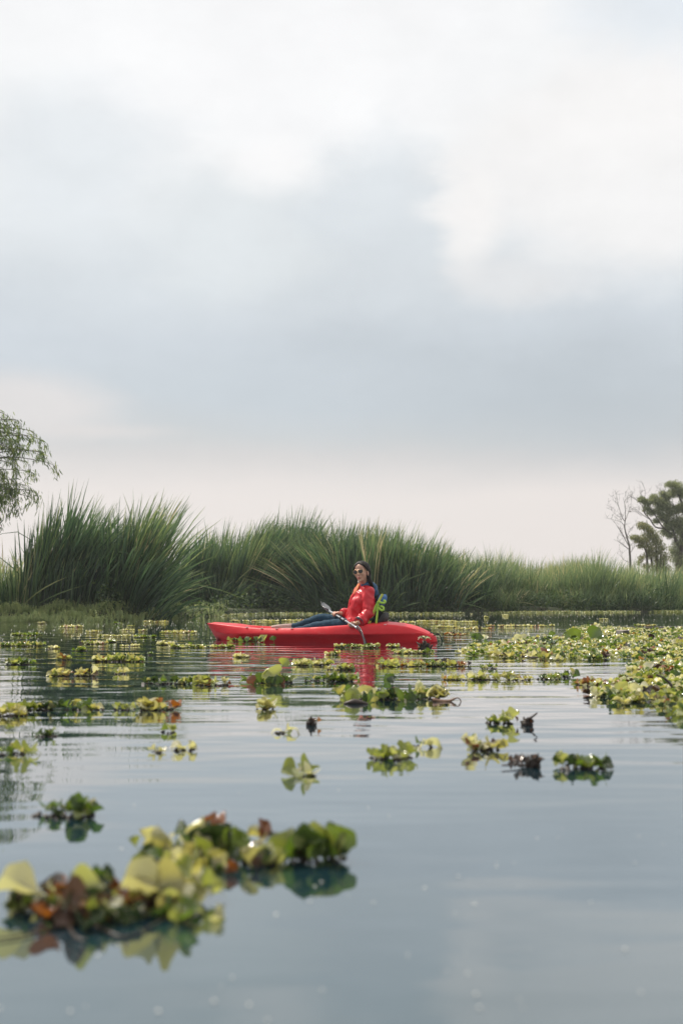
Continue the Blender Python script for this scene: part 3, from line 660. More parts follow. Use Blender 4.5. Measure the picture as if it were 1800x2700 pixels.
# ================================================================== paddle
Hn = px(925, 1646, 13.38); Hf = px(884, 1621, 13.85); PD_ = (Hn-Hf).normalized()
paddle = empty('paddle', Hn, 'double-bladed silver paddle held across the kayak, near blade dipping into the water', 'paddle')
ALU = plain('paddle_shaft', (.30, .31, .33), .25, .15, 20, Metallic=.85)
PB0, PB1 = Hf - PD_*.24, Hn + PD_*.20
bm = bmesh.new(); tube(bm, [PB0, Hf, Hn, PB1], .0155, 10, 4); link('shaft', from_bm('shaft', bm), ALU, paddle)
for c in (.38, .62):
    bm = bmesh.new(); c0 = Hf.lerp(Hn, c); tube(bm, [c0-PD_*.012, c0+PD_*.012], .021, 10, 1); link('drip_ring', from_bm('drip_ring', bm), BLACK, paddle)
g = NG('smoked_blade'); nz = g.noise(14, 5)
BLADE = g.out(g.pbr(g.ramp(nz, [(.35, (.025, .025, .028)), (.6, (.09, .09, .095)), (.78, (.30, .30, .31))]), .18, g.bump(g.noise(30, 3), .01, .5)))
def blade(P, wid, face):
    bm = bmesh.new(); Q = catmull(P, 6); m = len(Q); rings = []
    for i, c in enumerate(Q):
        u = i/(m-1); w = wid*(max(.16, math.sin(math.pi*min(1, (u*.86+.06)))**.7 if u < .97 else .35)); t = (Q[min(i+1, m-1)]-Q[max(i-1, 0)]).normalized()
        s = t.cross(face).normalized(); n = s.cross(t).normalized(); top, bot = [], []
        for k in range(7):
            v = -1+2*k/6; cup = .018*(v*v) + .006*(1-abs(v))*-1
            top.append(bm.verts.new(c + s*v*w + n*(cup+.003))); bot.append(bm.verts.new(c + s*v*w + n*(cup-.003)))
        rings.append(top + bot[::-1])
    skin_rings(bm, rings); bmesh.ops.recalc_face_normals(bm, faces=bm.faces)
    return from_bm('blade', bm)
link('blade', blade([PB1 - PD_*.03, PB1 + PD_*.10 + Vector((0, 0, -.03)), px(957, 1682, 13.02), px(961, 1700, 12.93), px(966, 1716, 12.86)], .085, Vector((.75, .2, .5))), BLADE, paddle)
link('blade', blade([PB0 + PD_*.02, PB0 - PD_*.14, px(858, 1600, 14.3), px(847, 1590, 14.5)], .066, Vector((.45, -.45, .55))), BLADE, paddle)
# ================================================================== pack behind the paddler
pack = empty('backpack', kp(.78, 0, .1), 'black and blue pack with lime green webbing straps behind the paddler\'s back', 'pack')
NYB = plain('black_nylon', (.010, .010, .012), .85, .3, 60, .002, **{'Specular IOR Level': .15}); NBL = plain('blue_nylon', (.02, .13, .34), .6, .25, 60, .004)
LIME = plain('lime_webbing', (.36, .56, .07), .65, .15, 90, .003); LIMY = plain('yellow_webbing', (.58, .62, .10), .65, .15, 90, .003)
def loft(bm, secs, n=18):
    """secs: (centre, axis u, axis v, radius u, radius v, squareness)"""
    rings = []
    for c, u, v, ru, rv, sq in secs:
        r = []
        for i in range(n):
            a = 2*math.pi*i/n; ca, sa = math.cos(a), math.sin(a)
            r.append(bm.verts.new(c + u*(ru*math.copysign(abs(ca)**sq, ca)) + v*(rv*math.copysign(abs(sa)**sq, sa))))
        rings.append(r)
    skin_rings(bm, rings); bmesh.ops.recalc_face_normals(bm, faces=bm.faces)
bm = bmesh.new()
loft(bm, [(px(987, 1655, 13.62), KA, KB, .055, .12, .6), (px(990, 1640, 13.62), KA, KB, .062, .14, .6), (px(993, 1610, 13.64), KA, KB, .052, .15, .6), (px(998, 1585, 13.66), KA, KB, .05, .15, .6), (px(1001, 1572, 13.68), KA, KB, .04, .13, .7), (px(1002, 1568, 13.68), KA, KB, .02, .08, .8)])
link('body', from_bm('body', bm), NYB, pack)
bm = bmesh.new(); loft(bm, [(px(1003, 1598, 13.60), KA, KB, .03, .10, .7), (px(1006, 1588, 13.60), KA, KB, .042, .12, .7), (px(1009, 1574, 13.6), KA, KB, .036, .12, .7), (px(1010, 1567, 13.6), KA, KB, .018, .09, .8)])
link('blue_panel', from_bm('blue_panel', bm), NBL, pack)
FACE = Vector((0.25, -1, .05))
def zz(pts, d): return [px(940+a/6.82, 1500+b/6.82, d + 0.004*i) for i, (a, b) in enumerate(pts)]
for pts, w, m, d in (([(468, 452), (440, 500), (408, 560), (385, 620), (345, 690), (300, 790), (255, 900), (212, 1020)], .030, LIMY, 13.43),
                     ([(380, 580), (385, 660), (375, 750), (362, 860), (352, 960), (348, 1020)], .026, LIME, 13.40),
                     ([(380, 580), (430, 605), (490, 612), (515, 590), (500, 572), (478, 575)], .026, LIME, 13.39),
                     ([(395, 700), (440, 740), (478, 735), (482, 700), (455, 675), (420, 672)], .026, LIME, 13.39),
                     ([(385, 600), (340, 680), (335, 730), (360, 745)], .026, LIME, 13.41)):
    bm = bmesh.new(); ribbon(bm, zz(pts, d), w, .004, FACE); link('strap', from_bm('strap', bm), m, pack)
bm = bmesh.new(); ribbon(bm, zz([(232, 918), (270, 905), (310, 880)], 13.38), .03, .006, FACE); link('buckle', from_bm('buckle', bm), BLACK, pack)
# ================================================================== paddler
F_, L_ = Vector((-.952, .305, 0)), Vector((-.305, -.952, 0))
HP = Vector((.17, 13.76, .20))
def hp_(a, b, c): return HP + F_*a + L_*b + Z_*c
person = empty('person', HP, 'person in a shiny red raincoat, jeans and sunglasses seated in the red kayak', 'person')
g = NG('skin'); nz = g.noise(30, 4)
SKIN = g.out(g.pbr(g.ramp(nz, [(.3, (.47, .25, .17)), (.7, (.56, .32, .225))]), .45, None, **{'Subsurface Weight': .12, 'Subsurface Radius': (.012, .005, .003), 'Subsurface Scale': .5}))
HAIR = plain('dark_hair', (.011, .007, .005), .5, .4, 120, .004, 260, **{'Specular IOR Level': .2})
RAIN = plain('red_raincoat', (.50, .010, .020), .34, .12, 12, .0, **{'Specular IOR Level': .3, 'Coat Weight': .12, 'Coat Roughness': .15})
LINE = plain('dark_lining', (.015, .022, .035), .7)
HOOD = plain('blue_lining', (.025, .085, .17), .6, .3, 40, .004)
JEAN = plain('blue_denim', (.010, .040, .070), .8, .4, 50, .002, 120, **{'Specular IOR Level': .2})
SCARF = plain('orange_scarf', (.72, .22, .08), .7, .3, 40, .005)
WHITE = plain('white_cloth', (.72, .66, .62), .7)
SHOE = plain('pale_shoe', (.36, .25, .22), .7, .25, 25)
GOLD = plain('gold_wire', (.75, .52, .30), .25, .1, Metallic=1.0)
LENS = plain('dark_lens', (.006, .005, .007), .06)
LIP = plain('lip', (.34, .11, .09), .4)
def remeshed(name, bm, mat, parent, vox=.006, smooth=2, wr=None, dec=None):
    bmesh.ops.recalc_face_normals(bm, faces=bm.faces)
    me = from_bm(name, bm); t = bpy.data.objects.new(name, me); COL.objects.link(t)
    r = t.modifiers.new('r', 'REMESH'); r.mode = 'VOXEL'; r.voxel_size = vox
    s = t.modifiers.new('s', 'SMOOTH'); s.iterations = smooth; s.factor = .5
    dg = bpy.context.evaluated_depsgraph_get(); new = bpy.data.meshes.new_from_object(t.evaluated_get(dg))
    bpy.data.objects.remove(t); new.materials.clear()
    if wr:
        nrm_ = [v.normal.copy() for v in new.vertices]
        for v, nn_ in zip(new.vertices, nrm_): v.co += nn_*wr(v.co)
    new.polygons.foreach_set('use_smooth', np.ones(len(new.polygons), dtype=bool))
    new.name = name
    return link(name, new, mat, parent)
def chest(phi):
    f = F_*math.cos(phi) + L_*math.sin(phi); return f, Z_.cross(f)
f5, l5 = chest(R(5)); f20, l20 = chest(R(20)); f38, l38 = chest(R(38))
NB = hp_(-.105, 0, .455)
SHn, SHf = NB + l38*.158 - Z_*.052, NB - l38*.158 - Z_*.052
def ik(a, c, l1, l2, pole):
    d = c-a; D = min(d.length, (l1+l2)*.999); u = d.normalized(); x = (l1*l1-l2*l2+D*D)/(2*D); h = math.sqrt(max(0, l1*l1-x*x))
    p = pole - u*pole.dot(u); return a + u*x + p.normalized()*h
WRn = px(942, 1644, 13.37); WRf = Hf + Vector((.055, .0, .012))
ELn = ik(SHn, WRn, .265, .225, Vector((.5, .1, -.8))); ELf = ik(SHf, WRf, .265, .235, Vector((.1, .5, -1)))
# head frame: looks towards the camera and a little to the left, tilted
hd = Vector((-.47, -.88, .05)).normalized(); hl0 = Z_.cross(hd).normalized(); hu0 = hd.cross(hl0) * 1
rl = R(8); HL = hl0*math.cos(rl) + hu0*math.sin(rl); HU = hu0*math.cos(rl) - hl0*math.sin(rl); HD = hd
if HU.z < 0: HU = -HU
HC = px(953.5, 1511, 13.63); HS = 1.06
def hq(a, b, c): return HC + (HL*a + HD*b + HU*c)*HS
def he(bm, a, b, c, ra, rb, rc, tilt=0): return ellipsoid(bm, hq(a, b, c), (HL, HD*math.cos(tilt)+HU*math.sin(tilt), HU*math.cos(tilt)-HD*math.sin(tilt)), (ra*HS, rb*HS, rc*HS), 20, 14)
def hand(bm, c, S, wr, flip=1):
    """fist closed round the shaft at c (axis S); wr = direction to the wrist"""
    e1 = (wr - S*wr.dot(S)).normalized(); e2 = S.cross(e1)*flip
    tube(bm, [c + wr*.062, c + wr*.046 + e2*.014, c + e1*.030 + e2*.016], [.022, .030, .033], 10, 3, flat=.62, ref=e2)
    for k, (o, ln, rr) in enumerate(((-.030, .92, .0085), (-.010, 1.0, .009), (.010, .97, .0088), (.029, .80, .0078))):
        pts = []
        for j, th in enumerate((15, 60, 105, 150, 200, 245)):
            th_ = R(15 + (th-15)*ln); r = .030 - .0012*j; pts.append(c + S*o*1.0 + e1*(r*math.cos(th_)) + e2*(r*math.sin(th_)))
        tube(bm, pts, [rr*1.1, rr, rr*.95, rr*.85, rr*.7], 8, 3)
    pts = [c - S*.030*flip + e1*.034 + e2*.006]
    for j, th in enumerate((-15, -60, -100)): pts.append(c - S*(.034-.006*j)*flip + e1*(.029*math.cos(R(th))) + e2*(.029*math.sin(R(th))))
    tube(bm, pts, [.012, .011, .0095, .007], 8, 3)
KNn, KNf = px(840, 1651, 13.78), px(846, 1631, 13.95)
HNn, HNf = HP + L_*.085, HP - L_*.085
ANn, ANf = Vector((-.60, 13.93, .115)), Vector((-.60, 14.08, .165))
TOn, TOf = px(730, 1662, 13.97), px(716, 1654, 14.1)
# body: one continuous skin
bm = bmesh.new()
he(bm, 0, -.012, .036, .070, .092, .082); he(bm, 0, .022, -.012, .061, .066, .086); he(bm, 0, .030, -.066, .043, .046, .040); he(bm, 0, .060, -.092, .019, .018, .016)
he(bm, 0, .092, -.022, .0115, .014, .013); he(bm, 0, .083, .004, .008, .012, .030, -.25); he(bm, .012, .082, -.026, .007, .008, .007); he(bm, -.012, .082, -.026, .007, .008, .007)
he(bm, 0, .082, -.056, .022, .011, .010); he(bm, .034, .056, -.022, .024, .022, .024); he(bm, -.034, .056, -.022, .024, .022, .024); he(bm, 0, .066, .030, .046, .018, .014); he(bm, 0, .05, .06, .05, .03, .04)
for s in (1, -1):
    he(bm, s*.071, -.014, -.004, .007, .017, .030); he(bm, s*.070, -.008, -.030, .007, .010, .011)
tube(bm, [hq(0, -.018, -.04), hq(0, -.022, -.085), NB + f20*.005 + Z_*.03, NB - Z_*.05], [.046, .043, .045, .065], 14, 4)
loft(bm, [(hp_(.0, 0, -.08), f5, l5, .11, .155, 1), (hp_(-.03, 0, .10), f20, l20, .09, .125, 1), (hp_(-.075, 0, .28), f20, l20, .10, .145, 1), (hp_(-.095, 0, .38), f38, l38, .085, .14, 1), (NB - Z_*.04, f38, l38, .045, .07, 1)])
for sh, e, w in ((SHn, ELn, WRn), (SHf, ELf, WRf)):
    tube(bm, [sh, sh.lerp(e, .5), e, e.lerp(w, .4), w], [.042, .040, .036, .036, .025], 12, 4)
tube(bm, [NB - Z_*.06, SHn - Z_*.01], [.04, .04], 10, 1); tube(bm, [NB - Z_*.06, SHf - Z_*.01], [.04, .04], 10, 1)
hand(bm, Hn, PD_, (ELn-Hn).normalized(), -1); hand(bm, Hf, PD_, (WRf-Hf).normalized(), 1)
for h, k, a, t in ((HNn, KNn, ANn, TOn), (HNf, KNf, ANf, TOf)):
    tube(bm, [h, h.lerp(k, .5), k, k.lerp(a, .35), a], [.068, .060, .045, .042, .03], 12, 4); tube(bm, [a - Z_*.01 , a.lerp(t, .5), t], [.03, .03, .022], 10, 3)
remeshed('body', bm, SKIN, person, .0042, 2)
# face details
bm = bmesh.new(); he(bm, 0, .0885, -.0525, .021, .007, .0042); he(bm, 0, .0885, -.0605, .018, .007, .0050); link('lips', from_bm('lips', bm), LIP, person)
for s in (1, -1):
    bm = bmesh.new(); tube(bm, [hq(s*.012, .088, .031), hq(s*.030, .084, .0375), hq(s*.052, .066, .031)], [.003, .0034, .0015], 6, 5); link('eyebrow', from_bm('eyebrow', bm), HAIR, person)
sg = empty('sunglasses', (0, 0, 0)); sg.parent = person; sg.matrix_parent_inverse = world_of(person).inverted()
def oval(s):
    out = []
    for i in range(22):
        a = 2*math.pi*i/22; ca, sa = math.cos(a), math.sin(a)
        x = .0285*math.copysign(abs(ca)**.85, ca) + .004*(-sa if sa < 0 else 0)*0; z = (.0215 if sa > 0 else .0255)*math.copysign(abs(sa)**.85, sa); x *= (1 - .14*max(0, -sa))
        out.append((s*(.0335 + x), .1005 - .30*abs(.0335+x)**1.25 - .0, .008 + z - .02*x*s*0))
    return out
for s in (1, -1):
    bm = bmesh.new(); o = oval(s); a = [bm.verts.new(hq(*p)) for p in o]; b = [bm.verts.new(hq(p[0], p[1]-.003, p[2])) for p in o]; c0 = bm.verts.new(hq(s*.0335, .0985, .007)); c1 = bm.verts.new(hq(s*.0335, .095, .007))
    for i in range(22):
        j = (i+1) % 22; bm.faces.new((a[i], a[j], c0)); bm.faces.new((b[j], b[i], c1)); bm.faces.new((a[i], b[i], b[j], a[j]))
    bmesh.ops.recalc_face_normals(bm, faces=bm.faces); link('lens', from_bm('lens', bm, False), LENS, sg)
bm = bmesh.new()
for s in (1, -1):
    o = [hq(*p) for p in oval(s)]; tube(bm, o + [o[0]], .0016, 6, 1); tube(bm, [hq(s*.060, .085, .018), hq(s*.072, .06, .018), hq(s*.076, -.01, .016), hq(s*.074, -.03, .002)], .0018, 6, 4)
tube(bm, [hq(-.010, .096, .010), hq(0, .100, .013), hq(.010, .096, .010)], .0016, 6, 4); tube(bm, [hq(-.018, .098, .026), hq(0, .101, .0265), hq(.018, .098, .026)], .0016, 6, 3)
link('frame', from_bm('frame', bm), GOLD, sg)
# hair: parted cap swept behind the ears, falling over the back of the left shoulder
bm = bmesh.new(); vs_ = ellipsoid(bm, hq(0, -.014, .040), (HL, HD, HU), (.081*HS, .099*HS, .088*HS), 48, 32)
iv = [(v, (v.co-HC)/HS) for v in vs_]
bmesh.ops.delete(bm, geom=[v for v, p in iv if p.dot(HD) > .052 + (p.dot(HU)-.060)*.75 + .10*abs(p.dot(HL)) - .018*max(0, 1-abs(p.dot(HL))/.03) or (p.dot(HU) < .012 and p.dot(HD) > -.022 - (.012-p.dot(HU))*.9)], context='VERTS')
for f in bm.faces: f.normal_update()
bmesh.ops.solidify(bm, geom=bm.faces[:], thickness=.014)
hb = [hq(.0, -.085, .05), hq(.01, -.100, -.02), px(972, 1528, 13.70), px(980, 1544, 13.70), px(988, 1562, 13.72)]
tube(bm, hb, [.055, .060, .046, .040, .022], 14, 5, flat=.7)
tube(bm, [hq(.055, -.045, .03), hq(.062, -.062, -.03), px(972, 1524, 13.62), px(978, 1540, 13.62), px(985, 1556, 13.64)], [.022, .026, .028, .026, .012], 10, 5)
tube(bm, [hq(-.055, -.045, .03), hq(-.06, -.06, -.03), hq(-.04, -.07, -.10), NB - l38*.06 - f38*.02 + Z_*.01], [.025, .03, .03, .02], 10, 5)
remeshed('hair', bm, HAIR, person, .0042, 8)
# raincoat
def wrinkle(k, amp, s2=None):
    def f(c):
        q = Vector((c.x*1.0 + c.z*.7, c.y, c.z*1.3 - c.x*.6))
        return amp*.6*noise.noise(q*k) + amp*1.7*(.75-abs(noise.noise(Vector((c.x*5+3, c.y*4, c.z*11 + c.x*9)))*1.6)) + amp*.8*(.6-abs(noise.noise(Vector((c.x*14, c.y*9+4, c.z*8 - c.x*10)))*1.5))
    return f
bm = bmesh.new()
loft(bm, [(hp_(.005, 0, -.075), f5, l5, .155, .200, .9), (hp_(-.005, 0, -.03), f5, l5, .150, .195, .9), (hp_(-.03, 0, .10), f20, l20, .128, .165, .9), (hp_(-.058, 0, .20), f20, l20, .128, .172, .9), (hp_(-.08, 0, .29), f20, l20, .132, .182, .9), (hp_(-.095, 0, .37), f38, l38, .112, .170, .95), (NB - Z_*.03, f38, l38, .078, .125, 1), (NB + Z_*.02, f38, l38, .062, .075, 1), (NB + Z_*.045, f38, l38, .056, .064, 1)], 28)
def sleeve(bm, sh, e, w, r):
    tube(bm, [sh + (sh-e).normalized()*.052, sh + (sh-e).normalized()*.03, sh, sh.lerp(e, .35), sh.lerp(e, .75), e, e.lerp(w, .35), e.lerp(w, .7), w + (e-w).normalized()*.035], r, 16, 4)
sleeve(bm, SHn, ELn, WRn, [.030, .054, .066, .068, .064, .064, .060, .060, .061]); sleeve(bm, SHf, ELf, WRf, [.03, .054, .064, .066, .06, .06, .052, .048, .046])
tube(bm, [NB - Z_*.03, NB.lerp(SHn, .6) - Z_*.016, SHn - Z_*.01], [.058, .058, .060], 14, 3); tube(bm, [NB - Z_*.03, NB.lerp(SHf, .6) - Z_*.016, SHf - Z_*.01], [.058, .058, .060], 14, 3)
remeshed('raincoat', bm, RAIN, person, .007, 6, wrinkle(9, .0095))
cu = (WRn-ELn).normalized(); c0 = WRn - cu*.034
bm = bmesh.new(); tube(bm, [c0 - cu*.012, c0 + cu*.004], [.066, .066], 18, 1); link('cuff', from_bm('cuff', bm), LINE, person)
bm = bmesh.new(); ribbon(bm, [NB + f38*.083 - Z_*.005, hp_(-.095, 0, .37) + f38*.121, hp_(-.08, 0, .29) + f20*.141, hp_(-.058, 0, .20) + f20*.137, hp_(-.03, 0, .10) + f20*.137, hp_(-.005, 0, -.03) + f5*.158, hp_(.005, 0, -.07) + f5*.163], .042, .008, (f38 + L_*.2), 5); link('placket', from_bm('placket', bm), RAIN, person)
bm = bmesh.new()
pc = hp_(-.035, 0, .055) + f20*.118 + l20*.100; ribbon(bm, [pc - l20*.05 + f20*.020, pc + f20*.012, pc + l20*.048 - f20*.020], .062, .008, f20 + l20*.5, 4); link('pocket_flap', from_bm('pocket_flap', bm), RAIN, person)
# hood lying on the back, blue lining turned out
bm = bmesh.new()
tube(bm, [NB + f38*.055 + l38*.050 + Z_*.020, NB + l38*.085 + Z_*.030, NB - f38*.05 + l38*.085 + Z_*.02, NB - f38*.105 + l38*.035 - Z_*.01, NB - f38*.11 - l38*.03 - Z_*.01, NB - f38*.05 - l38*.085 + Z_*.02, NB - l38*.085 + Z_*.03, NB + f38*.055 - l38*.05 + Z_*.02], [.014, .030, .044, .052, .052, .044, .03, .014], 12, 4)
tube(bm, [NB - f38*.05 + l38*.06 + Z_*.015, NB - f38*.10 + l38*.05 - Z_*.05, NB - f38*.125 + l38*.03 - Z_*.12, NB - f38*.13 - Z_*.17], [.04, .055, .05, .02], 12, 4)
remeshed('hood', bm, HOOD, person, .007, 2, wrinkle(14, .004))
# scarf
bm = bmesh.new()
tube(bm, [NB + f38*.052 + Z_*.048 + l38*.01, NB + l38*.055 + f38*.02 + Z_*.055, NB - f38*.05 + Z_*.055, NB - l38*.055 + f38*.02 + Z_*.055, NB + f38*.056 + Z_*.045 - l38*.01], [.013, .018, .016, .018, .013], 10, 5)
tube(bm, [NB + f38*.060 + l38*.015 + Z_*.035, NB + f38*.088 + l38*.012 - Z_*.02, hp_(-.095, 0, .37) + f38*.122 + l38*.014], [.018, .022, .012], 10, 5, flat=.5, ref=f38)
tube(bm, [NB + f38*.060 + Z_*.035 - l38*.01, NB + f38*.095 - l38*.035 - Z_*.04, hp_(-.085, 0, .33) + f38*.130 - l38*.05], [.018, .024, .010], 10, 5, flat=.5, ref=f38)
remeshed('scarf', bm, SCARF, person, .005, 1, wrinkle(30, .003))
bm = bmesh.new(); ellipsoid(bm, NB + f38*.066 + Z_*.062, (f38, l38, Z_), (.012, .020, .018), 12, 8); link('shirt_collar', from_bm('shirt_collar', bm), WHITE, person)
# jeans and shoes
bm = bmesh.new()
loft(bm, [(hp_(.02, 0, -.09), f5, l5, .12, .165, 1), (hp_(.0, 0, -.02), f5, l5, .125, .170, 1), (hp_(-.01, 0, .06), f5, l5, .11, .15, 1)])
for h, k, a, q in ((HNn, KNn, ANn, .86), (HNf, KNf, ANf, 1.0)):
    e = k.lerp(a, q); tube(bm, [h, h.lerp(k, .5) + Z_*.004, k, k.lerp(e, .35), k.lerp(e, .7), e], [.085, .072, .056, .050, .042, .040], 14, 4)
remeshed('jeans', bm, JEAN, person, .007, 2, wrinkle(16, .004))
for a, t in ((ANn, TOn), (ANf, TOf)):
    d = (t-a).normalized(); up = (Z_ - d*d.z).normalized(); sd = d.cross(up); bm = bmesh.new()
    loft(bm, [(a - d*.055 + up*.0, sd, up, .022, .03, .9), (a - d*.03, sd, up, .036, .045, .9), (a.lerp(t, .4), sd, up, .040, .040, .9), (a.lerp(t, .75), sd, up, .045, .030, .9), (t - d*.02, sd, up, .040, .024, .9), (t + d*.005, sd, up, .018, .012, 1)])
    link('shoe', from_bm('shoe', bm), SHOE, person)
bm = bmesh.new(); c0 = WRn + (Hn-WRn)*.1; u = (Hn-WRn).normalized(); v = Z_.cross(u).normalized(); w = u.cross(v)
tube(bm, [c0 + v*.029*math.cos(t*.7854) + w*.029*math.sin(t*.7854) for t in range(9)], .0045, 6, 3); link('bracelet', from_bm('bracelet', bm), GOLD, person)
# ================================================================== floating plants
LS = {
 'green':  leafy('leaf_green',  [(0, (.055, .095, .025)), (.5, (.10, .155, .035)), (1, (.17, .22, .06))], .20, .34, (.15, .12, .04), coat=.6),
 'lime':   leafy('leaf_lime',   [(0, (.17, .20, .055)), (.5, (.27, .295, .10)), (1, (.40, .41, .19))], .22, .36, (.28, .22, .07), coat=.6),
 'yellow': leafy('leaf_yellow', [(0, (.30, .28, .11)), (.5, (.44, .40, .19)), (1, (.58, .54, .34))], .24, .34, (.36, .22, .08), coat=.6),
 'cream':  leafy('leaf_cream',  [(0, (.50, .47, .30)), (1, (.66, .63, .48))], .28, .32, (.42, .33, .15), coat=.6),
 'orange': leafy('leaf_orange', [(0, (.16, .055, .025)), (.6, (.30, .11, .04)), (1, (.46, .28, .12))], .3, .28, (.14, .05, .02), coat=.4),
 'brown':  leafy('leaf_brown',  [(0, (.030, .016, .012)), (.6, (.075, .038, .024)), (1, (.17, .09, .055))], .4, .12, coat=.4),
 'dark':   leafy('leaf_dark',   [(0, (.018, .035, .012)), (1, (.06, .09, .025))], .2, .25, coat=.6),
}
DRY = plain('dry_stem', (.17, .09, .05), .6, .4, 40)
TWIG = plain('wet_twig', (.045, .028, .020), .4, .4, 40)
ROOT = plain('root_mass', (.030, .020, .014), .55, .4, 60)
def leaf_np(nu, nv, wid=.46, pet=.26, cup=.16, arch=.10, tip=.0, wav=.0, seed=0):
    rs = np.random.default_rng(seed); u = np.sin(np.linspace(0, 1, nu)*math.pi/2)*.55 + np.linspace(0, 1, nu)*.45; u[-1] = 1.0; v = np.linspace(-1, 1, nv); V = []
    for a in u:
        if a < pet: hw = .035 + .02*a/pet
        else:
            q = (a-pet)/(1-pet); hw = max(.03, wid*max(0, 1-abs(2*min(1, q*.96+.04)**.85-1)**2.4)**.55)
        for b in v:
            z = cup*abs(b)**2*hw*1.6 + arch*math.sin(math.pi*a) - tip*max(0, a-.55)**2*2.2 + wav*math.sin(a*9+seed)*b*hw
            V.append((a - .10*abs(b)**2*max(0, a-.7)/.3, b*hw, z))
    V = np.array(V); V[:, 1] += .05*np.sin(V[:, 0]*2.5 + seed); F = []
    for i in range(nu-1):
        for j in range(nv-1): p = i*nv+j; F.append((p, p+nv, p+nv+1, p+1))
    return V, F
SHAPES = [leaf_np(10, 5, .44, .22, .35, .06, .25, .1, 1), leaf_np(10, 5, .52, .25, .55, .04, .1, .15, 2), leaf_np(10, 5, .38, .20, .2, .12, .5, .1, 3), leaf_np(10, 5, .48, .30, .7, .02, -.2, .2, 4)]
LOW = [leaf_np(6, 3, .46, .2, .4, .06, .2, .1, 5), leaf_np(6, 3, .5, .2, .6, .03, 0, .1, 6)]
TALL = leaf_np(12, 5, .23, .10, .4, .02, .35, .1, 9)      # long strap-like leaf
ROUND = leaf_np(12, 7, .60, .12, .35, .05, .1, .08, 12)   # big round blade
LEAF_ME = {}
def leaf_mesh(shape, kind):
    k = (shape, kind)
    if k not in LEAF_ME:
        v, f = {'tall': TALL, 'round': ROUND}.get(shape) or SHAPES[shape]
        me = mesh_np('leaf', v, f); me.materials.append(LS[kind]); LEAF_ME[k] = me
    return LEAF_ME[k]
def leaf_obj(parent, M, shape, kind, name='leaf', label=None):
    o = bpy.data.objects.new(name, leaf_mesh(shape, kind)); COL.objects.link(o); o.parent = parent
    o.matrix_local = M
    if label: o['label'] = label
    return o
def leafM(pos, yaw, pitch, size, roll=0.0, wide=1.0):
    """leaf from its stalk end: yaw round the vertical, pitch lifts the tip"""
    return Matrix.Translation(pos) @ Matrix.Rotation(yaw, 4, 'Z') @ Matrix.Rotation(-pitch, 4, 'Y') @ Matrix.Rotation(roll, 4, 'X') @ Matrix.Diagonal((size, size*wide, size, 1))
def pick(pal):
    ks = list(pal); return random.choices(ks, [pal[k] for k in ks])[0]
MIX = dict(lime=4, yellow=3.5, green=2.5, cream=1.4, orange=.3, dark=.4, brown=.2)
PALE_MIX = dict(yellow=4, cream=2.5, lime=2.5, green=.8)
GRN = dict(green=4, lime=4, dark=1, yellow=1, brown=.2)
YEL = dict(yellow=5, lime=2.5, cream=1, orange=.9, brown=.3)
def rosette(c, n, size, up=.5):
    """leaf matrices of one floating rosette at c"""
    out = []; a0 = random.uniform(0, 6.28)
    for i in range(n):
        inner = random.random(); yaw = a0 + i*2.4 + random.gauss(0, .25)
        pit = up*(.12 + .85*(1-inner)**1.5) + random.gauss(0, .16); s = size*random.uniform(.65, 1.15)
        off = Vector((math.cos(yaw), math.sin(yaw), 0))*size*.12*inner
        out.append(leafM(c + off + Z_*random.uniform(.002, .012), yaw, max(-.03, pit), s, random.gauss(0, .35), random.uniform(.85, 1.15)))
    return out
MASK = []
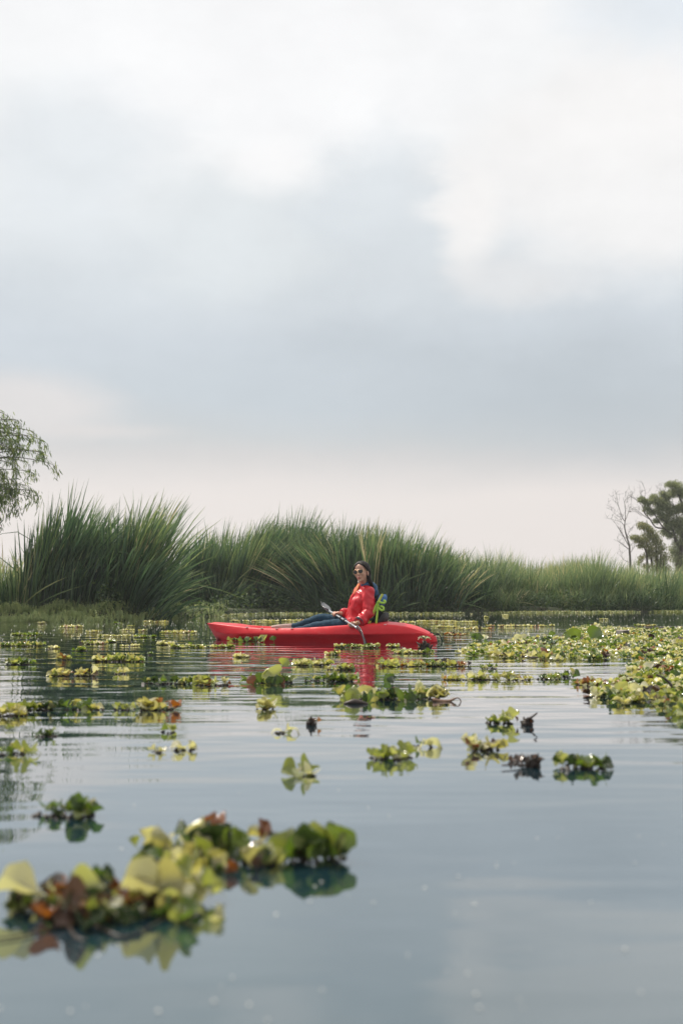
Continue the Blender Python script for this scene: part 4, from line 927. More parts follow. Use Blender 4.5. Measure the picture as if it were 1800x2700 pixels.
def raft(X, Y, hw, label, pal=MIX, leaf=.052, dens=1.0, ratio=.55, up=.5, parts=None, group=None, rn=6, cat='water plant', name='floating_plant', flat=1.0):
    c = wpx(X, Y); d = c.y; w = hw*d/FPX; dep = max(.05, min(.35, w*ratio)); MASK.append((X, Y, hw))
    if Y < 1800: up *= .78
    if Y < 1690: up *= .6
    if Y < 1738 and leaf == .052: leaf = .043
    root = empty(name, c, label, cat, group)
    k = max(1, round(dens*(2*w)*(2*dep)*1.45/(leaf*1.35)**2)); k = min(k, 60)
    if parts is None: parts = Y > 1735
    Ms, kinds = [], []
    for i in range(k):
        for _ in range(20):
            u, v = random.uniform(-1, 1), random.uniform(-1, 1)
            if u*u+v*v < 1: break
        if k == 1: u = v = 0
        else: u = max(-1, min(1, -1 + 2*i/(k-1) + random.gauss(0, .20))); v *= math.sqrt(max(.05, 1-u*u*.8))
        p = Vector((u*max(0, w-leaf*.5), v*dep, 0)); main = pick(pal)
        if k > 5 and random.random() < .18: continue
        for M in rosette(p, max(4, rn + random.randint(-2, 2)), leaf*flat*random.uniform(.6, 1.35), up*random.uniform(.4, 1.9)):
            Ms.append(M); kinds.append(main if random.random() < .65 else pick(pal))
    if parts:
        for M, kd in zip(Ms, kinds): leaf_obj(root, M, random.randrange(4), kd)
    else:
        for kd in sorted(set(kinds)):
            mm = [np.array(M) for M, q in zip(Ms, kinds) if q == kd]
            lv, lf = LOW[hash(kd) % 2 if False else len(kd) % 2]; V, F = scatter(lv, lf, mm)
            o = link('leaves', mesh_np('leaves', V, F, attrs=dict(tone=np.repeat(RNG.uniform(0, 1, len(mm)), len(lv)))), LS[kd], root, True); tag(o, kind='stuff')
    # roots and stalks just under and at the water line
    bm = bmesh.new()
    for i in range(max(2, min(10, k))):
        p = Vector((random.uniform(-.6, .6)*w, random.uniform(-.5, .5)*dep, 0)); q = p + Vector((random.gauss(0, .02), random.gauss(0, .015), 0))
        tube(bm, [p + Z_*.004, p.lerp(q, .5) + Z_*.004, q - Z_*.004], [.003, .004, .002], 4, 2)
    if Y > 1690:  # dark root stubs added to put contact shade under the leaves
        for i in range(min(70, k*4)):
            u = random.uniform(-1, 1); p = Vector((u*w*.92, random.uniform(-1, 1)*dep*math.sqrt(max(.05, 1-u*u)), random.uniform(.0, leaf*.16))); q = p + Vector((random.gauss(0, .012), random.gauss(0, .012), -.012 - p.z))
            tube(bm, [p, q], [leaf*.11, leaf*.16], 5, 1)
    tag(link('runners_and_shade', from_bm('runners_and_shade', bm), ROOT, root, True), kind='stuff')
    return root
DW = 'on the dark water near the left bank'
S_ = [  # X, Y, half width, label, options -- photo pixels of the centre of each raft
 (192, 1654, 34, 'low yellow raft of leaves closest to the middle of the left weedy bank', dict(pal=YEL)),
 (110, 1645, 13, 'tiny pinkish tuft at the foot of the left weedy bank', dict(pal=dict(cream=3, orange=1))),
 (72, 1675, 40, 'lime raft near the left edge, the upper one of the two by the willow side', dict(pal=GRN, dens=1.3)),
 (57, 1703, 56, 'long two-row lime and pale raft at the left edge, under the smaller lime raft', dict(pal=MIX, dens=1.1)),
 (142, 1711, 17, 'small dark-stemmed tuft just right of the two-row raft', dict(pal=PALE_MIX)),
 (248, 1667, 19, 'small brownish yellow raft below the yellow raft at the bank', dict(pal=YEL)),
 (311, 1645, 13, 'small olive tuft touching the left bank weed', dict(pal=GRN)),
 (347, 1653, 11, 'round pale yellow tuft just off the left bank weed', dict(pal=PALE_MIX)),
 (376, 1664, 11, 'round yellow tuft below the pale tuft off the left bank', dict(pal=YEL)),
 (335, 1663, 20, 'thin flat pale raft left of the round yellow tuft', dict(pal=PALE_MIX, flat=.7, up=.2)),
 (300, 1678, 46, 'long flat whitish raft in the middle of the dark water', dict(pal=PALE_MIX, flat=.7, up=.2)),
 (390, 1681, 31, 'lime raft with a pale rim right of the long whitish raft', dict(pal=GRN)),
 (247, 1698, 37, 'dense yellow raft in the centre of the dark water', dict(pal=MIX, dens=1.3)),
 (296, 1694, 12, 'slim tuft trailing off the right end of the dense yellow raft', dict(pal=MIX)),
 (340, 1704, 28, 'thin flat cream raft right of the dense yellow raft', dict(pal=PALE_MIX, flat=.7, up=.15)),
 (212, 1716, 20, 'compact lime tuft with a clear reflection below the dense yellow raft', dict(pal=GRN, up=.7)),
 (173, 1740, 18, 'compact yellow tuft with one raised leaf, below the compact lime tuft', dict(pal=YEL, up=.7)),
 (311, 1743, 66, 'long lime raft with a tall right end, halfway up the left water', dict(pal=MIX, dens=1.2)),
 (396, 1727, 5, 'single round green leaf floating above the end of the long lime raft', dict(pal=dict(green=1), up=.9)),
 (46, 1752, 37, 'green raft with upright leaves at the left edge below the two-row raft', dict(pal=GRN, up=.8)),
 (191, 1783, 54, 'yellow and orange raft of cupped leaves with a long reflection', dict(pal=YEL, up=.9, ratio=.3)),
 (317, 1777, 15, 'small cream tuft right of the cupped yellow and orange raft', dict(pal=PALE_MIX)),
 (470, 1669, 46, 'yellow and pinkish raft just left of the kayak bow', dict(pal=YEL)),
 (410, 1640, 34, 'thin yellow strip along the bank weed left of the kayak bow', dict(pal=YEL, flat=.8)),
 (440, 1701, 20, 'small pale tuft left of the dense bow raft', dict(pal=PALE_MIX)),
 (532, 1708, 82, 'wide dense raft below the kayak bow with glinting leaves', dict(pal=MIX, dens=1.25, ratio=.35, up=.7)),
 (638, 1733, 25, 'pale raft between the bow raft and the red reflection', dict(pal=PALE_MIX)),
 (560, 1806, 45, 'bright yellow raft with upright leaves, right part of the row below the bow', dict(pal=YEL, up=.9, ratio=.3)),
 (437, 1803, 68, 'lime raft with cupped leaves, left part of the row below the bow', dict(pal=GRN, up=.7, ratio=.25)),
 (28, 1888, 48, 'yellow and orange raft at the left edge, start of the long near row', dict(pal=YEL, up=.7, ratio=.6)),
 (95, 1873, 46, 'green raft of cupped leaves second in the long near row', dict(pal=GRN, up=.9, ratio=.3)),
 (222, 1872, 58, 'slim lime raft in the middle of the long near row', dict(pal=GRN, up=.6, ratio=.22)),
 (328, 1872, 30, 'two cupped lime leaves near the right end of the long near row', dict(pal=dict(lime=1), up=.8, rn=4)),
 (418, 1872, 54, 'yellow raft over a dark base at the right end of the long near row', dict(pal=YEL, up=.7, ratio=.25)),
 (120, 1943, 26, 'small dark-bottomed raft below the long near row', dict(pal=GRN, up=.6)),
 (447, 1930, 24, 'small lone lime tuft with two cupped leaves on open water', dict(pal=GRN, up=.8, rn=5, dens=.6)),
 (40, 1990, 42, 'flat pale raft over dark reflections at the left edge', dict(pal=GRN, up=.25, dens=.7)),
 (490, 1979, 36, 'flat whitish leaf raft lying alone left of centre', dict(pal=dict(cream=4, lime=1), up=.12, dens=.45, ratio=.3, leaf=.06)),
 (415, 1983, 14, 'little whitish leaf beside the flat whitish raft', dict(pal=dict(cream=1), up=.1, rn=3)),
 (750, 1934, 25, 'thin flat leaf lying below the pale yellow tuft', dict(pal=dict(cream=2, green=1), up=.1, rn=3, dens=.4)),
 (795, 2044, 22, 'small pale cream tuft alone in the middle of the open water', dict(pal=PALE_MIX, up=.4, rn=4, dens=.5)),
 (703, 1870, 25, 'pale yellow tuft with a mirror image below the broad-leaved clump', dict(pal=PALE_MIX, up=.7)),
 (825, 1754, 48, 'pale raft of small leaves beside the blue leg reflection', dict(pal=PALE_MIX)),
 (893, 1766, 36, 'green raft crossing the red jacket reflection', dict(pal=MIX)),
 (868, 1796, 68, 'broad green raft with dark undersides in front of the red reflection', dict(pal=GRN, dens=1.2, up=.7, ratio=.3)),
 (943, 1708, 60, 'lime raft right under the paddle blade', dict(pal=MIX, up=.7, ratio=.3)),
 (878, 1727, 16, 'small pale tuft left of the raft under the paddle blade', dict(pal=PALE_MIX)),
 (1042, 1707, 22, 'lime tuft under the red hull between the paddle and the stern', dict(pal=MIX, up=.7)),
 (1090, 1723, 52, 'raft of lime leaves below the kayak stern, beside the brown seed clump', dict(pal=MIX)),
 (1060, 1757, 66, 'loose yellowish raft with bubbles, below the stern raft', dict(pal=YEL, dens=.7)),
 (1158, 1757, 40, 'raft with a dark brown tuft on its top, right of the loose yellowish raft', dict(pal=MIX, up=.6)),
 (1213, 1757, 24, 'small orange-brown raft at the right end of the stern rafts', dict(pal=dict(orange=2, yellow=2, brown=1))),
 (1190, 1793, 26, 'yellow tuft at the left end of the long strip on pale water', dict(pal=YEL, up=.6)),
 (1258, 1793, 58, 'yellow-green middle stretch of the long strip on pale water', dict(pal=MIX, up=.6, ratio=.3)),
 (1366, 1793, 34, 'yellow raft with a bright mirror image in the strip on pale water', dict(pal=YEL, up=.6, ratio=.3)),
 (1446, 1791, 30, 'green rosette with an orange leaf at the right end of the strip', dict(pal=GRN, up=.7)),
 (1490, 1786, 24, 'few scattered green leaves past the right end of the strip', dict(pal=GRN, dens=.5)),
 (1288, 1763, 22, 'small flat green raft above the strip on pale water', dict(pal=GRN, up=.3)),
 (1552, 1807, 36, 'orange-brown flat raft pointing at the big right mat', dict(pal=dict(orange=3, yellow=2, green=1), up=.25)),
 (1318, 1908, 38, 'green raft with one round raised leaf, left of the brown stick tuft', dict(pal=GRN, up=.6, leaf=.055)),
 (1028, 1998, 62, 'pale green raft with curled leaves, left one of the near right trio', dict(pal=dict(lime=3, cream=2, green=2), up=.6, leaf=.058, ratio=.9)),
 (1112, 1972, 32, 'flat green leaf with one thin upright tip behind the pale green raft', dict(pal=dict(green=3, cream=1), up=.2, dens=.5)),
 (1270, 1978, 50, 'yellow and orange raft, middle one of the near right trio', dict(pal=YEL, up=.6, leaf=.05)),
 (1532, 2026, 68, 'lime clump with cupped leaves and a long mirror image beside the reddish tuft', dict(pal=GRN, up=1.0, leaf=.066, ratio=.7)),
 (170, 2152, 88, 'round green clump with glinting rims above the big near clump', dict(pal=GRN, up=.8, leaf=.05, ratio=.6, dens=1.1)),
 (1360, 2008, 4, 'tiny leaf left of the brown rooty tuft', dict(pal=dict(brown=1), rn=3)),
 # behind the kayak
 (620, 1639, 14, 'small orange-yellow tuft beyond the kayak bow', dict(pal=YEL)),
 (690, 1639, 46, 'yellow raft beyond the paddler\'s feet', dict(pal=YEL)),
 (790, 1638, 44, 'yellow raft beyond the paddler\'s knees', dict(pal=YEL)),
 (1012, 1640, 12, 'yellow tuft just behind the lime straps', dict(pal=PALE_MIX)),
 (1080, 1643, 26, 'small pale strip beyond the kayak stern', dict(pal=PALE_MIX)),
 (1150, 1640, 48, 'long yellow strip beyond the kayak stern', dict(pal=YEL)),
 (1175, 1655, 36, 'short yellow strip right behind the stern', dict(pal=YEL)),
 (1228, 1642, 28, 'short yellow strip right of the long one, further out', dict(pal=YEL)),
 (1370, 1652, 88, 'longest yellow strip on the dark water right of the kayak', dict(pal=YEL, ratio=.25)),
 (1245, 1660, 46, 'yellow strip between the kayak stern and the longest strip', dict(pal=YEL, ratio=.3)),
 (1205, 1675, 30, 'brownish yellow raft just right of the kayak stern', dict(pal=dict(yellow=3, orange=2, brown=1))),
 (1700, 1651, 30, 'thin strip beyond the long pole at the right', dict(pal=MIX, flat=.8)),
 (1590, 1634, 10, 'small pale speck-like tuft far out on the right water', dict(pal=PALE_MIX)),
 (1332, 1624, 8, 'small pale tuft far out toward the right bank', dict(pal=PALE_MIX)),
 (1282, 1629, 6, 'smallest pale tuft far out toward the right bank', dict(pal=PALE_MIX)),
]
for X, Y, hw, lab, kw in S_: raft(X, Y, hw, lab, **kw)
# ---- raft against the hull, with raised leaves
r_ = raft(690, 1690, 84, 'green raft with raised pale leaves lying against the kayak hull', pal=GRN, dens=.9, ratio=.22, up=.5, parts=True)
def up_leaf(root, X, Y0, Ytip, Xtip, shape, kind, d=None, wide=1.0, roll=0.0, label=None, yaw_in=0.0):
    """a leaf standing from the water at (X, Y0) to the tip (Xtip, Ytip), its face turned to the viewer"""
    b = wpx(X, Y0) if d is None else px(X, Y0, d); h_ = abs(Y0-Ytip)*b.y/FPX; t = px(Xtip, Ytip, b.y + yaw_in + random.uniform(-.5, .35)*h_)
    ax = (t-b); s = ax.length; ax.normalize(); n = Vector((0, -1, .25)); n = (n - ax*n.dot(ax)).normalized()
    if roll: n = Matrix.Rotation(roll, 3, ax) @ n
    y = n.cross(ax)
    M = Matrix((( *ax, 0), (*y, 0), (*n, 0), (0, 0, 0, 1))).transposed(); M.translation = b
    M = M @ Matrix.Diagonal((s, s*wide, s, 1))
    return leaf_obj(root, world_of(root).inverted() @ M, shape, kind, label=label)
for a in ((712, 1694, 1677, 650, 2, 'green'), (700, 1694, 1679, 668, 1, 'green'), (750, 1694, 1676, 690, 0, 'lime'), (752, 1694, 1672, 704, 1, 'lime'), (728, 1694, 1676, 718, 3, 'green'), (640, 1692, 1678, 632, 0, 'green'), (765, 1694, 1678, 680, 2, 'green')):
    up_leaf(r_, a[3]+random.uniform(-8, 10), a[1], a[2], a[3], a[4], a[5], roll=random.uniform(-1.1, 1.1), wide=1.0)
# ---- big broad-leaved clump with a raised leaf
r_ = raft(713, 1800, 62, 'clump of broad cupped leaves with one leaf raised on a stalk, below the hull reflection', pal=dict(green=2, yellow=2, lime=2, orange=.6), leaf=.06, up=.7, ratio=.5, parts=True)
for a in ((690, 1802, 1772, 676, 1, 'green'), (700, 1802, 1760, 718, 1, 'lime'), (728, 1804, 1764, 700, 3, 'lime'), (735, 1802, 1785, 745, 1, 'orange'), (670, 1804, 1782, 655, 0, 'orange'), (748, 1800, 1772, 764, 2, 'green'), (715, 1806, 1782, 708, 3, 'dark'), (735, 1806, 1780, 728, 0, 'dark')):
    up_leaf(r_, *a, roll=random.uniform(-.6, .6), wide=1.25)
bm = bmesh.new(); inv = world_of(r_).inverted(); tube(bm, [inv @ wpx(722, 1800), inv @ px(735, 1772, wpx(722, 1800).y), inv @ px(748, 1752, wpx(722, 1800).y)], [.005, .004, .003], 6, 4); link('stalk', from_bm('stalk', bm), LS['green'], r_, True)
up_leaf(r_, 744, 1757, 1734, 758, 1, 'lime', d=wpx(722, 1800).y, wide=1.1)
# ---- large clump in front, middle right
r_ = raft(1030, 1842, 140, 'large clump with a tall lime strap leaf and a reddish dead stem', pal=dict(lime=3, green=3, yellow=3, cream=.6, dark=.8), leaf=.058, up=.75, ratio=.35, parts=True, dens=.8)
for a in ((925, 1852, 1808, 928, 'tall', 'lime', 1.9), (930, 1852, 1815, 940, 'tall', 'lime', 1.3), (905, 1852, 1832, 900, 2, 'lime', 1), (965, 1853, 1825, 975, 'tall', 'green', 1.1), (962, 1853, 1822, 958, 'tall', 'dark', .9), (990, 1852, 1835, 985, 1, 'yellow', 1.2),
          (1030, 1800, 1778, 1014, 1, 'green', 1.2), (1035, 1805, 1782, 1030, 1, 'dark', 1.1), (1062, 1848, 1812, 1040, 'tall', 'green', .9), (1075, 1850, 1822, 1085, 1, 'dark', 1.1), (1100, 1842, 1818, 1165, 'tall', 'green', .7), (1150, 1843, 1812, 1172, 1, 'dark', 1.3),
          (1150, 1842, 1802, 1148, 1, 'cream', 1.1), (1010, 1848, 1822, 1006, 3, 'lime', 1.2), (960, 1838, 1805, 952, 1, 'yellow', 1.4), (1100, 1838, 1790, 1104, 2, 'cream', .6)):
    up_leaf(r_, *a[:6], wide=a[6], roll=random.uniform(-.4, .4))
inv = world_of(r_).inverted(); bm = bmesh.new(); dd = wpx(1150, 1850).y
tube(bm, [inv @ px(1140, 1845, dd), inv @ px(1165, 1850, dd), inv @ px(1185, 1848, dd), inv @ px(1205, 1840, dd), inv @ px(1214, 1848, dd), inv @ px(1210, 1857, dd)], [.010, .012, .008, .003, .003, .002], 6, 5); link('dead_stem', from_bm('dead_stem', bm), DRY, r_, True)
bm = bmesh.new(); c = inv @ wpx(935, 1856); tube(bm, [c + X_*-.06, c + Z_*.012, c + X_*.07], [.006, .016, .006], 8, 4); link('rootstock', from_bm('rootstock', bm), TWIG, r_, True)

# ---- dead brown tufts
def tuft(X, Y, w, h, label, n=26, stick=None, kind='brown', seedhead=False):
    c = wpx(X, Y); s = c.y/FPX; root = empty('dead_plant', c, label, 'dead plant')
    bm = bmesh.new()
    for i in range(n):
        a = random.uniform(0, 6.28); r = random.uniform(.2, 1); p = Vector((math.cos(a)*r*w*s*.6, math.sin(a)*r*w*s*.5, 0)); q = Vector((math.cos(a+.5)*w*s*random.uniform(.1, .9), math.sin(a)*w*s*.6, h*s*random.uniform(.2, 1)*(1.2-r)))
        tube(bm, [p - Z_*.01, p.lerp(q, .5) + Z_*.01, q], [.006*c.y/6, .006*c.y/6, .002], 5, 2)
    link('roots', from_bm('roots', bm), ROOT, root, True)
    for i in range(7):
        leaf_obj(root, leafM(Vector((random.gauss(0, w*s*.3), random.gauss(0, w*s*.2), .01)), random.uniform(0, 6.28), random.uniform(.2, 1.2), h*s*random.uniform(.4, .7), random.gauss(0, .8), .7), random.randrange(4), kind if random.random() < .8 else 'orange')
    if seedhead:
        for i in range(16):
            a = i*.393; leaf_obj(root, leafM(Vector((0, 0, h*s*.7)), a, .35+.5*(i % 3)*.4, h*s*.55, 0, .35), 2, 'cream' if i % 2 else 'brown', name='seed_bract')
    if stick:
        inv = world_of(root).inverted(); bm = bmesh.new(); tube(bm, [inv @ px(x, y, c.y-.02*i) for i, (x, y) in enumerate(stick)], [.008*c.y/6, .006*c.y/6, .004*c.y/6], 6, 3); link('stick', from_bm('stick', bm), TWIG, root, True)
    return root
tuft(1118, 1712, 30, 34, 'brown dead flower head standing in front of the kayak stern', seedhead=True)
tuft(1170, 1752, 20, 24, 'dark brown dead tuft on the rafts right of the stern reflection', n=20)
tuft(820, 1912, 22, 26, 'small dark brown dead bud on open water left of centre', n=12)
tuft(1388, 1912, 24, 34, 'dark brown dead tuft with a stick pointing up right', stick=[(1375, 1905), (1398, 1893), (1415, 1880)])
tuft(1400, 2022, 48, 50, 'dark reddish brown dead tuft with a twig pointing left, beside the lime clump', n=34, stick=[(1400, 2020), (1360, 2017), (1322, 2018)])
tuft(1382, 1706, 14, 14, 'dark dead bit in the left part of the big right mat', n=10)
tuft(1740, 1765, 30, 24, 'dark dead leaves on the right mat', n=14)
# ---- dense mats on the right
def poly_pts(poly, n, jit=0):
    P = np.array(poly, float); out = []; lo, hi = P.min(0), P.max(0); W_ = wpx
    while len(out) < n:
        # uniform on the water surface, not in the picture
        yv = random.uniform(wpx(900, hi[1]).y, wpx(900, lo[1]).y); Yp = 1560 + CAM_H*FPX/yv*1.0; Xp = random.uniform(lo[0]-60, hi[0])
        ins = False; j = len(P)-1
        for i in range(len(P)):
            if (P[i][1] > Yp) != (P[j][1] > Yp) and Xp < (P[j][0]-P[i][0])*(Yp-P[i][1])/(P[j][1]-P[i][1]) + P[i][0]: ins = not ins
            j = i
        if ins: out.append(Vector((wpx(Xp, Yp).x, yv, 0)))
    return out
def mat_of_leaves(poly, n, label, pal, nparts, leaf=.055, up=.5):
    pts = poly_pts(poly, n); c = sum(pts, Vector())/n; root = empty('plant_mat', c, label, 'water plants')
    items = []
    for p in pts:
        main = pick(pal)
        for M in rosette(p-c, random.randint(5, 8), leaf*random.uniform(.75, 1.25), up): items.append((p.y, M, main if random.random() < .6 else pick(pal)))
    items.sort(key=lambda t: t[0])
    for d, M, kd in items[:nparts]: leaf_obj(root, M, random.randrange(4), kd)
    rest = items[nparts:]
    for kd in sorted(set(k for _, _, k in rest)):
        mm = [np.array(M) for _, M, q in rest if q == kd]; lv, lf = LOW[len(kd) % 2]; V, F = scatter(lv, lf, mm)
        tag(link('leaves', mesh_np('leaves', V, F, attrs=dict(tone=np.repeat(RNG.uniform(0, 1, len(mm)), len(lv)))), LS[kd], root, True), kind='stuff')
    return root
MATP = dict(lime=4, yellow=4, green=3, cream=1.5, dark=.7, orange=.4, brown=.35)
m1 = mat_of_leaves([(1205, 1722), (1255, 1700), (1330, 1690), (1420, 1684), (1520, 1680), (1680, 1690), (1690, 1715), (1640, 1738), (1540, 1742), (1470, 1745), (1430, 1738), (1330, 1735), (1240, 1730)], 420, 'left lobe of the plant mat, with two upright olive leaves', MATP, 300, .058, .65)
m2 = mat_of_leaves([(1660, 1735), (1720, 1690), (1810, 1684), (1830, 1850), (1800, 1890), (1745, 1880), (1720, 1862), (1640, 1858), (1545, 1846), (1530, 1838), (1590, 1800), (1650, 1770)], 330, 'near right lobe of the plant mat, reaching the picture edge', MATP, 300, .055, .65)
m3 = mat_of_leaves([(1480, 1684), (1500, 1660), (1560, 1648), (1600, 1656), (1700, 1662), (1830, 1660), (1840, 1686), (1680, 1690), (1560, 1682)], 520, 'far lobe of the plant mat behind the wooden block, up to the long pole', MATP, 0, .055, .5)
for a in ((1508, 1683, 1662, 1492, 'round', 'green', .72, 0), (1520, 1684, 1668, 1538, 'round', 'green', .8, 0)): pass
d0 = wpx(1520, 1690).y
for b, t, kd, wd in (((1532, 1686), (1488, 1668), 'green', .60), ((1553, 1688), (1582, 1658), 'green', .66), ((1500, 1687), (1522, 1684), 'green', .5)):
    B, T = px(b[0], b[1], d0), px(t[0], t[1], d0); ax = (T-B); s = ax.length; ax.normalize(); n = Vector((-.3, -1, .1)); n = (n-ax*n.dot(ax)).normalized(); y = n.cross(ax)
    M = Matrix(((*ax, 0), (*y, 0), (*n, 0), (0, 0, 0, 1))).transposed(); M.translation = B
    leaf_obj(m1, world_of(m1).inverted() @ M @ Matrix.Diagonal((s*1.06, s*1.0*wd*1.35, s, 1)), 'round', 'green', label='large upright olive leaf')
for a in ((1255, 1690, 1668, 1262, 1, 'green', 1.3), (1250, 1690, 1668, 1240, 2, 'green', .8), (1275, 1690, 1674, 1282, 1, 'cream', .9), (1378, 1690, 1672, 1372, 1, 'cream', 1.2), (1365, 1690, 1670, 1360, 3, 'cream', 1.1), (1455, 1676, 1663, 1452, 'round', 'green', 1.1), (1552, 1652, 1634, 1550, 1, 'dark', 1.2),
          (1648, 1700, 1678, 1645, 'round', 'lime', 1.0), (1435, 1700, 1680, 1420, 2, 'dark', .8), (1425, 1700, 1682, 1436, 2, 'green', .9), (1485, 1735, 1722, 1492, 1, 'cream', 1), (1590, 1710, 1694, 1580, 1, 'green', 1), (1550, 1722, 1712, 1556, 1, 'dark', 1)):
    up_leaf(m1 if a[0] < 1650 else m2, *a[:6], wide=a[6], roll=random.uniform(-.3, .3))
for a in ((1640, 1830, 1800, 1620, 1, 'lime', 1.2), (1660, 1830, 1797, 1672, 1, 'cream', 1.3), (1600, 1828, 1805, 1585, 3, 'lime', 1.3), (1710, 1770, 1745, 1700, 1, 'cream', 1.1), (1770, 1790, 1765, 1780, 1, 'green', 1.2), (1745, 1870, 1850, 1740, 3, 'dark', 1.2)):
    up_leaf(m2, *a[:6], wide=a[6], roll=random.uniform(-.3, .3))
# ---- odd things in the mats
c = wpx(1434, 1736); o = empty('dead_leaf', c, 'curled orange dead leaf standing on the front edge of the plant mat', 'leaf')
up_leaf(o, 1434, 1737, 1706, 1428, 2, 'orange', wide=.8, roll=.5); up_leaf(o, 1437, 1737, 1718, 1440, 1, 'orange', wide=.8)
def stick(pts, rad, label, mat, d=None, cat='stick', name='stick', z=0):
    P = [wpx(x, y, .012) if d is None else px(x, y, d) for x, y in pts]; o = empty(name, P[0], label, cat); inv = world_of(o).inverted(); bm = bmesh.new()
    tube(bm, [inv @ p for p in P], rad, 7, 4); link('stem', from_bm('stem', bm), mat, o, True)
    bm = bmesh.new(); p, q = inv @ P[len(P)//2], inv @ P[-1]; m = p.lerp(q, .35); tube(bm, [m, m + (q-p).normalized()*.03 + Z_*.03], [rad[0]*.5, rad[0]*.2], 5, 1); link('side_shoot', from_bm('side_shoot', bm), mat, o, True)
    return o
stick([(1440, 1718), (1412, 1722), (1393, 1728), (1396, 1733), (1430, 1734)], [.006, .008, .008, .006], 'dark curved stem looping left from the curled orange leaf', TWIG)
stick([(1440, 1690), (1470, 1688), (1500, 1685)], [.008, .006, .005], 'pale green stem lying in front of the two upright olive leaves', LS['green'])
stick([(1625, 1655), (1680, 1657), (1740, 1656), (1810, 1653)], [.02, .025, .025, .02], 'long brown pole lying across the far part of the right mat', TWIG)
stick([(1632, 1710), (1650, 1717), (1668, 1720)], [.006, .008, .005], 'short dark twig lying right of the lime upright leaf', TWIG)
dk = wpx(1760, 1830).y
stick([(1728, 1778), (1752, 1790), (1772, 1812), (1790, 1835), (1812, 1845)], [.004, .008, .012, .014], 'dark thick stem arching over the near right mat', TWIG, d=dk)
c = wpx(1640, 1676); o = empty('wooden_block', c, 'sawn wooden block with a dark end sticking out of the right mat', 'wood block')
WOOD = plain('weathered_wood', (.42, .36, .31), .8, .3, 25, .01); WOODD = plain('dark_wood', (.05, .04, .03), .7, .3, 25, .01)
bm = bmesh.new(); ax = Vector((.8, -.6, 0)); ay = Vector((.6, .8, 0)); box(bm, Vector((0, 0, .02)), (ax, ay, Z_), (.05, .10, .055), .006); link('block', from_bm('block', bm, False), WOOD, o, True)
bm = bmesh.new(); box(bm, Vector((0, 0, .02)) + ax*.052, (ax, ay, Z_), (.003, .094, .05), .002); link('block_end', from_bm('block_end', bm, False), WOODD, o, True)  # thin plate that makes one face of the block darker

# ================================================================== the near, blurred clumps
NEAR = dict(lime=3, green=2, yellow=3, dark=1.2, cream=.6, orange=.4)
r1 = raft(250, 2400, 215, 'big near clump at lower left with a white-green leaf and rusty dead leaves', pal=dict(dark=3.5, green=2, brown=3, orange=.5, lime=1, yellow=.8, cream=.4), leaf=.036, up=.75, ratio=.42, dens=.62, rn=7, parts=True)
for a in ((128, 2388, 2345, -10, 1, 'cream', .95), (165, 2415, 2345, 110, 1, 'lime', 1.2), (450, 2395, 2345, 290, 1, 'cream', .75), (330, 2405, 2335, 385, 0, 'yellow', 1.4), (300, 2410, 2340, 345, 2, 'cream', 1.2), (160, 2400, 2305, 142, 1, 'orange', .9), (190, 2395, 2295, 205, 1, 'orange', 1.0), (215, 2385, 2290, 180, 3, 'yellow', .8),
          (290, 2385, 2290, 305, 1, 'orange', .7), (275, 2380, 2280, 285, 0, 'lime', .6), (250, 2370, 2255, 250, 1, 'green', .9), (245, 2385, 2300, 235, 3, 'brown', 1), (420, 2395, 2310, 455, 1, 'lime', 1.3), (450, 2410, 2320, 500, 3, 'lime', 1.2), (440, 2420, 2330, 430, 1, 'yellow', 1.2), (480, 2440, 2375, 540, 1, 'green', 1.2), (470, 2440, 2370, 470, 0, 'lime', 1.2),
          (200, 2440, 2370, 180, 1, 'brown', 1.4), (230, 2440, 2365, 240, 3, 'brown', 1.3), (310, 2440, 2370, 330, 1, 'dark', 1.6), (360, 2440, 2375, 370, 3, 'dark', 1.4), (270, 2445, 2375, 280, 3, 'dark', 1.3), (160, 2440, 2380, 130, 2, 'brown', 1.1)):
    up_leaf(r1, a[0], a[1]-6, a[1]+(a[2]-a[1])*.78, a[3]*.8+a[0]*.2, *a[4:6], wide=a[6]*.85, roll=random.uniform(-1.15, 1.15))
inv = world_of(r1).inverted()
for pts, rr in (([(200, 2430), (120, 2450), (50, 2468), (-40, 2480)], .0024), ([(250, 2440), (330, 2470), (400, 2440), (450, 2410)], .0022), ([(180, 2440), (200, 2470), (230, 2480)], .0026)):
    bm = bmesh.new(); tube(bm, [inv @ wpx(x, y, .004) for x, y in pts], [rr, rr, rr*.8, rr*.6], 6, 4); link('root_strand', from_bm('root_strand', bm), TWIG, r1, True)
def litter(root, n, xr, yr, pal, smin, smax, hmax=1.1):
    inv = world_of(root).inverted()
    for i in range(n):
        p = inv @ wpx(random.uniform(*xr), random.uniform(*yr)); pt = random.betavariate(1.3, 1.6)*hmax; p.z = random.uniform(0, .018)
        leaf_obj(root, leafM(p, random.uniform(0, 6.28), pt, random.uniform(smin, smax), random.gauss(0, .7), random.uniform(.8, 1.25)), random.randrange(4), pick(pal))
litter(r1, 26, (110, 330), (2365, 2440), dict(brown=4, dark=3, orange=1.2, cream=.6, lime=.6), .035, .06)
litter(r1, 26, (330, 560), (2330, 2440), dict(lime=3, yellow=4, green=1.2, dark=.5, cream=2), .035, .058)
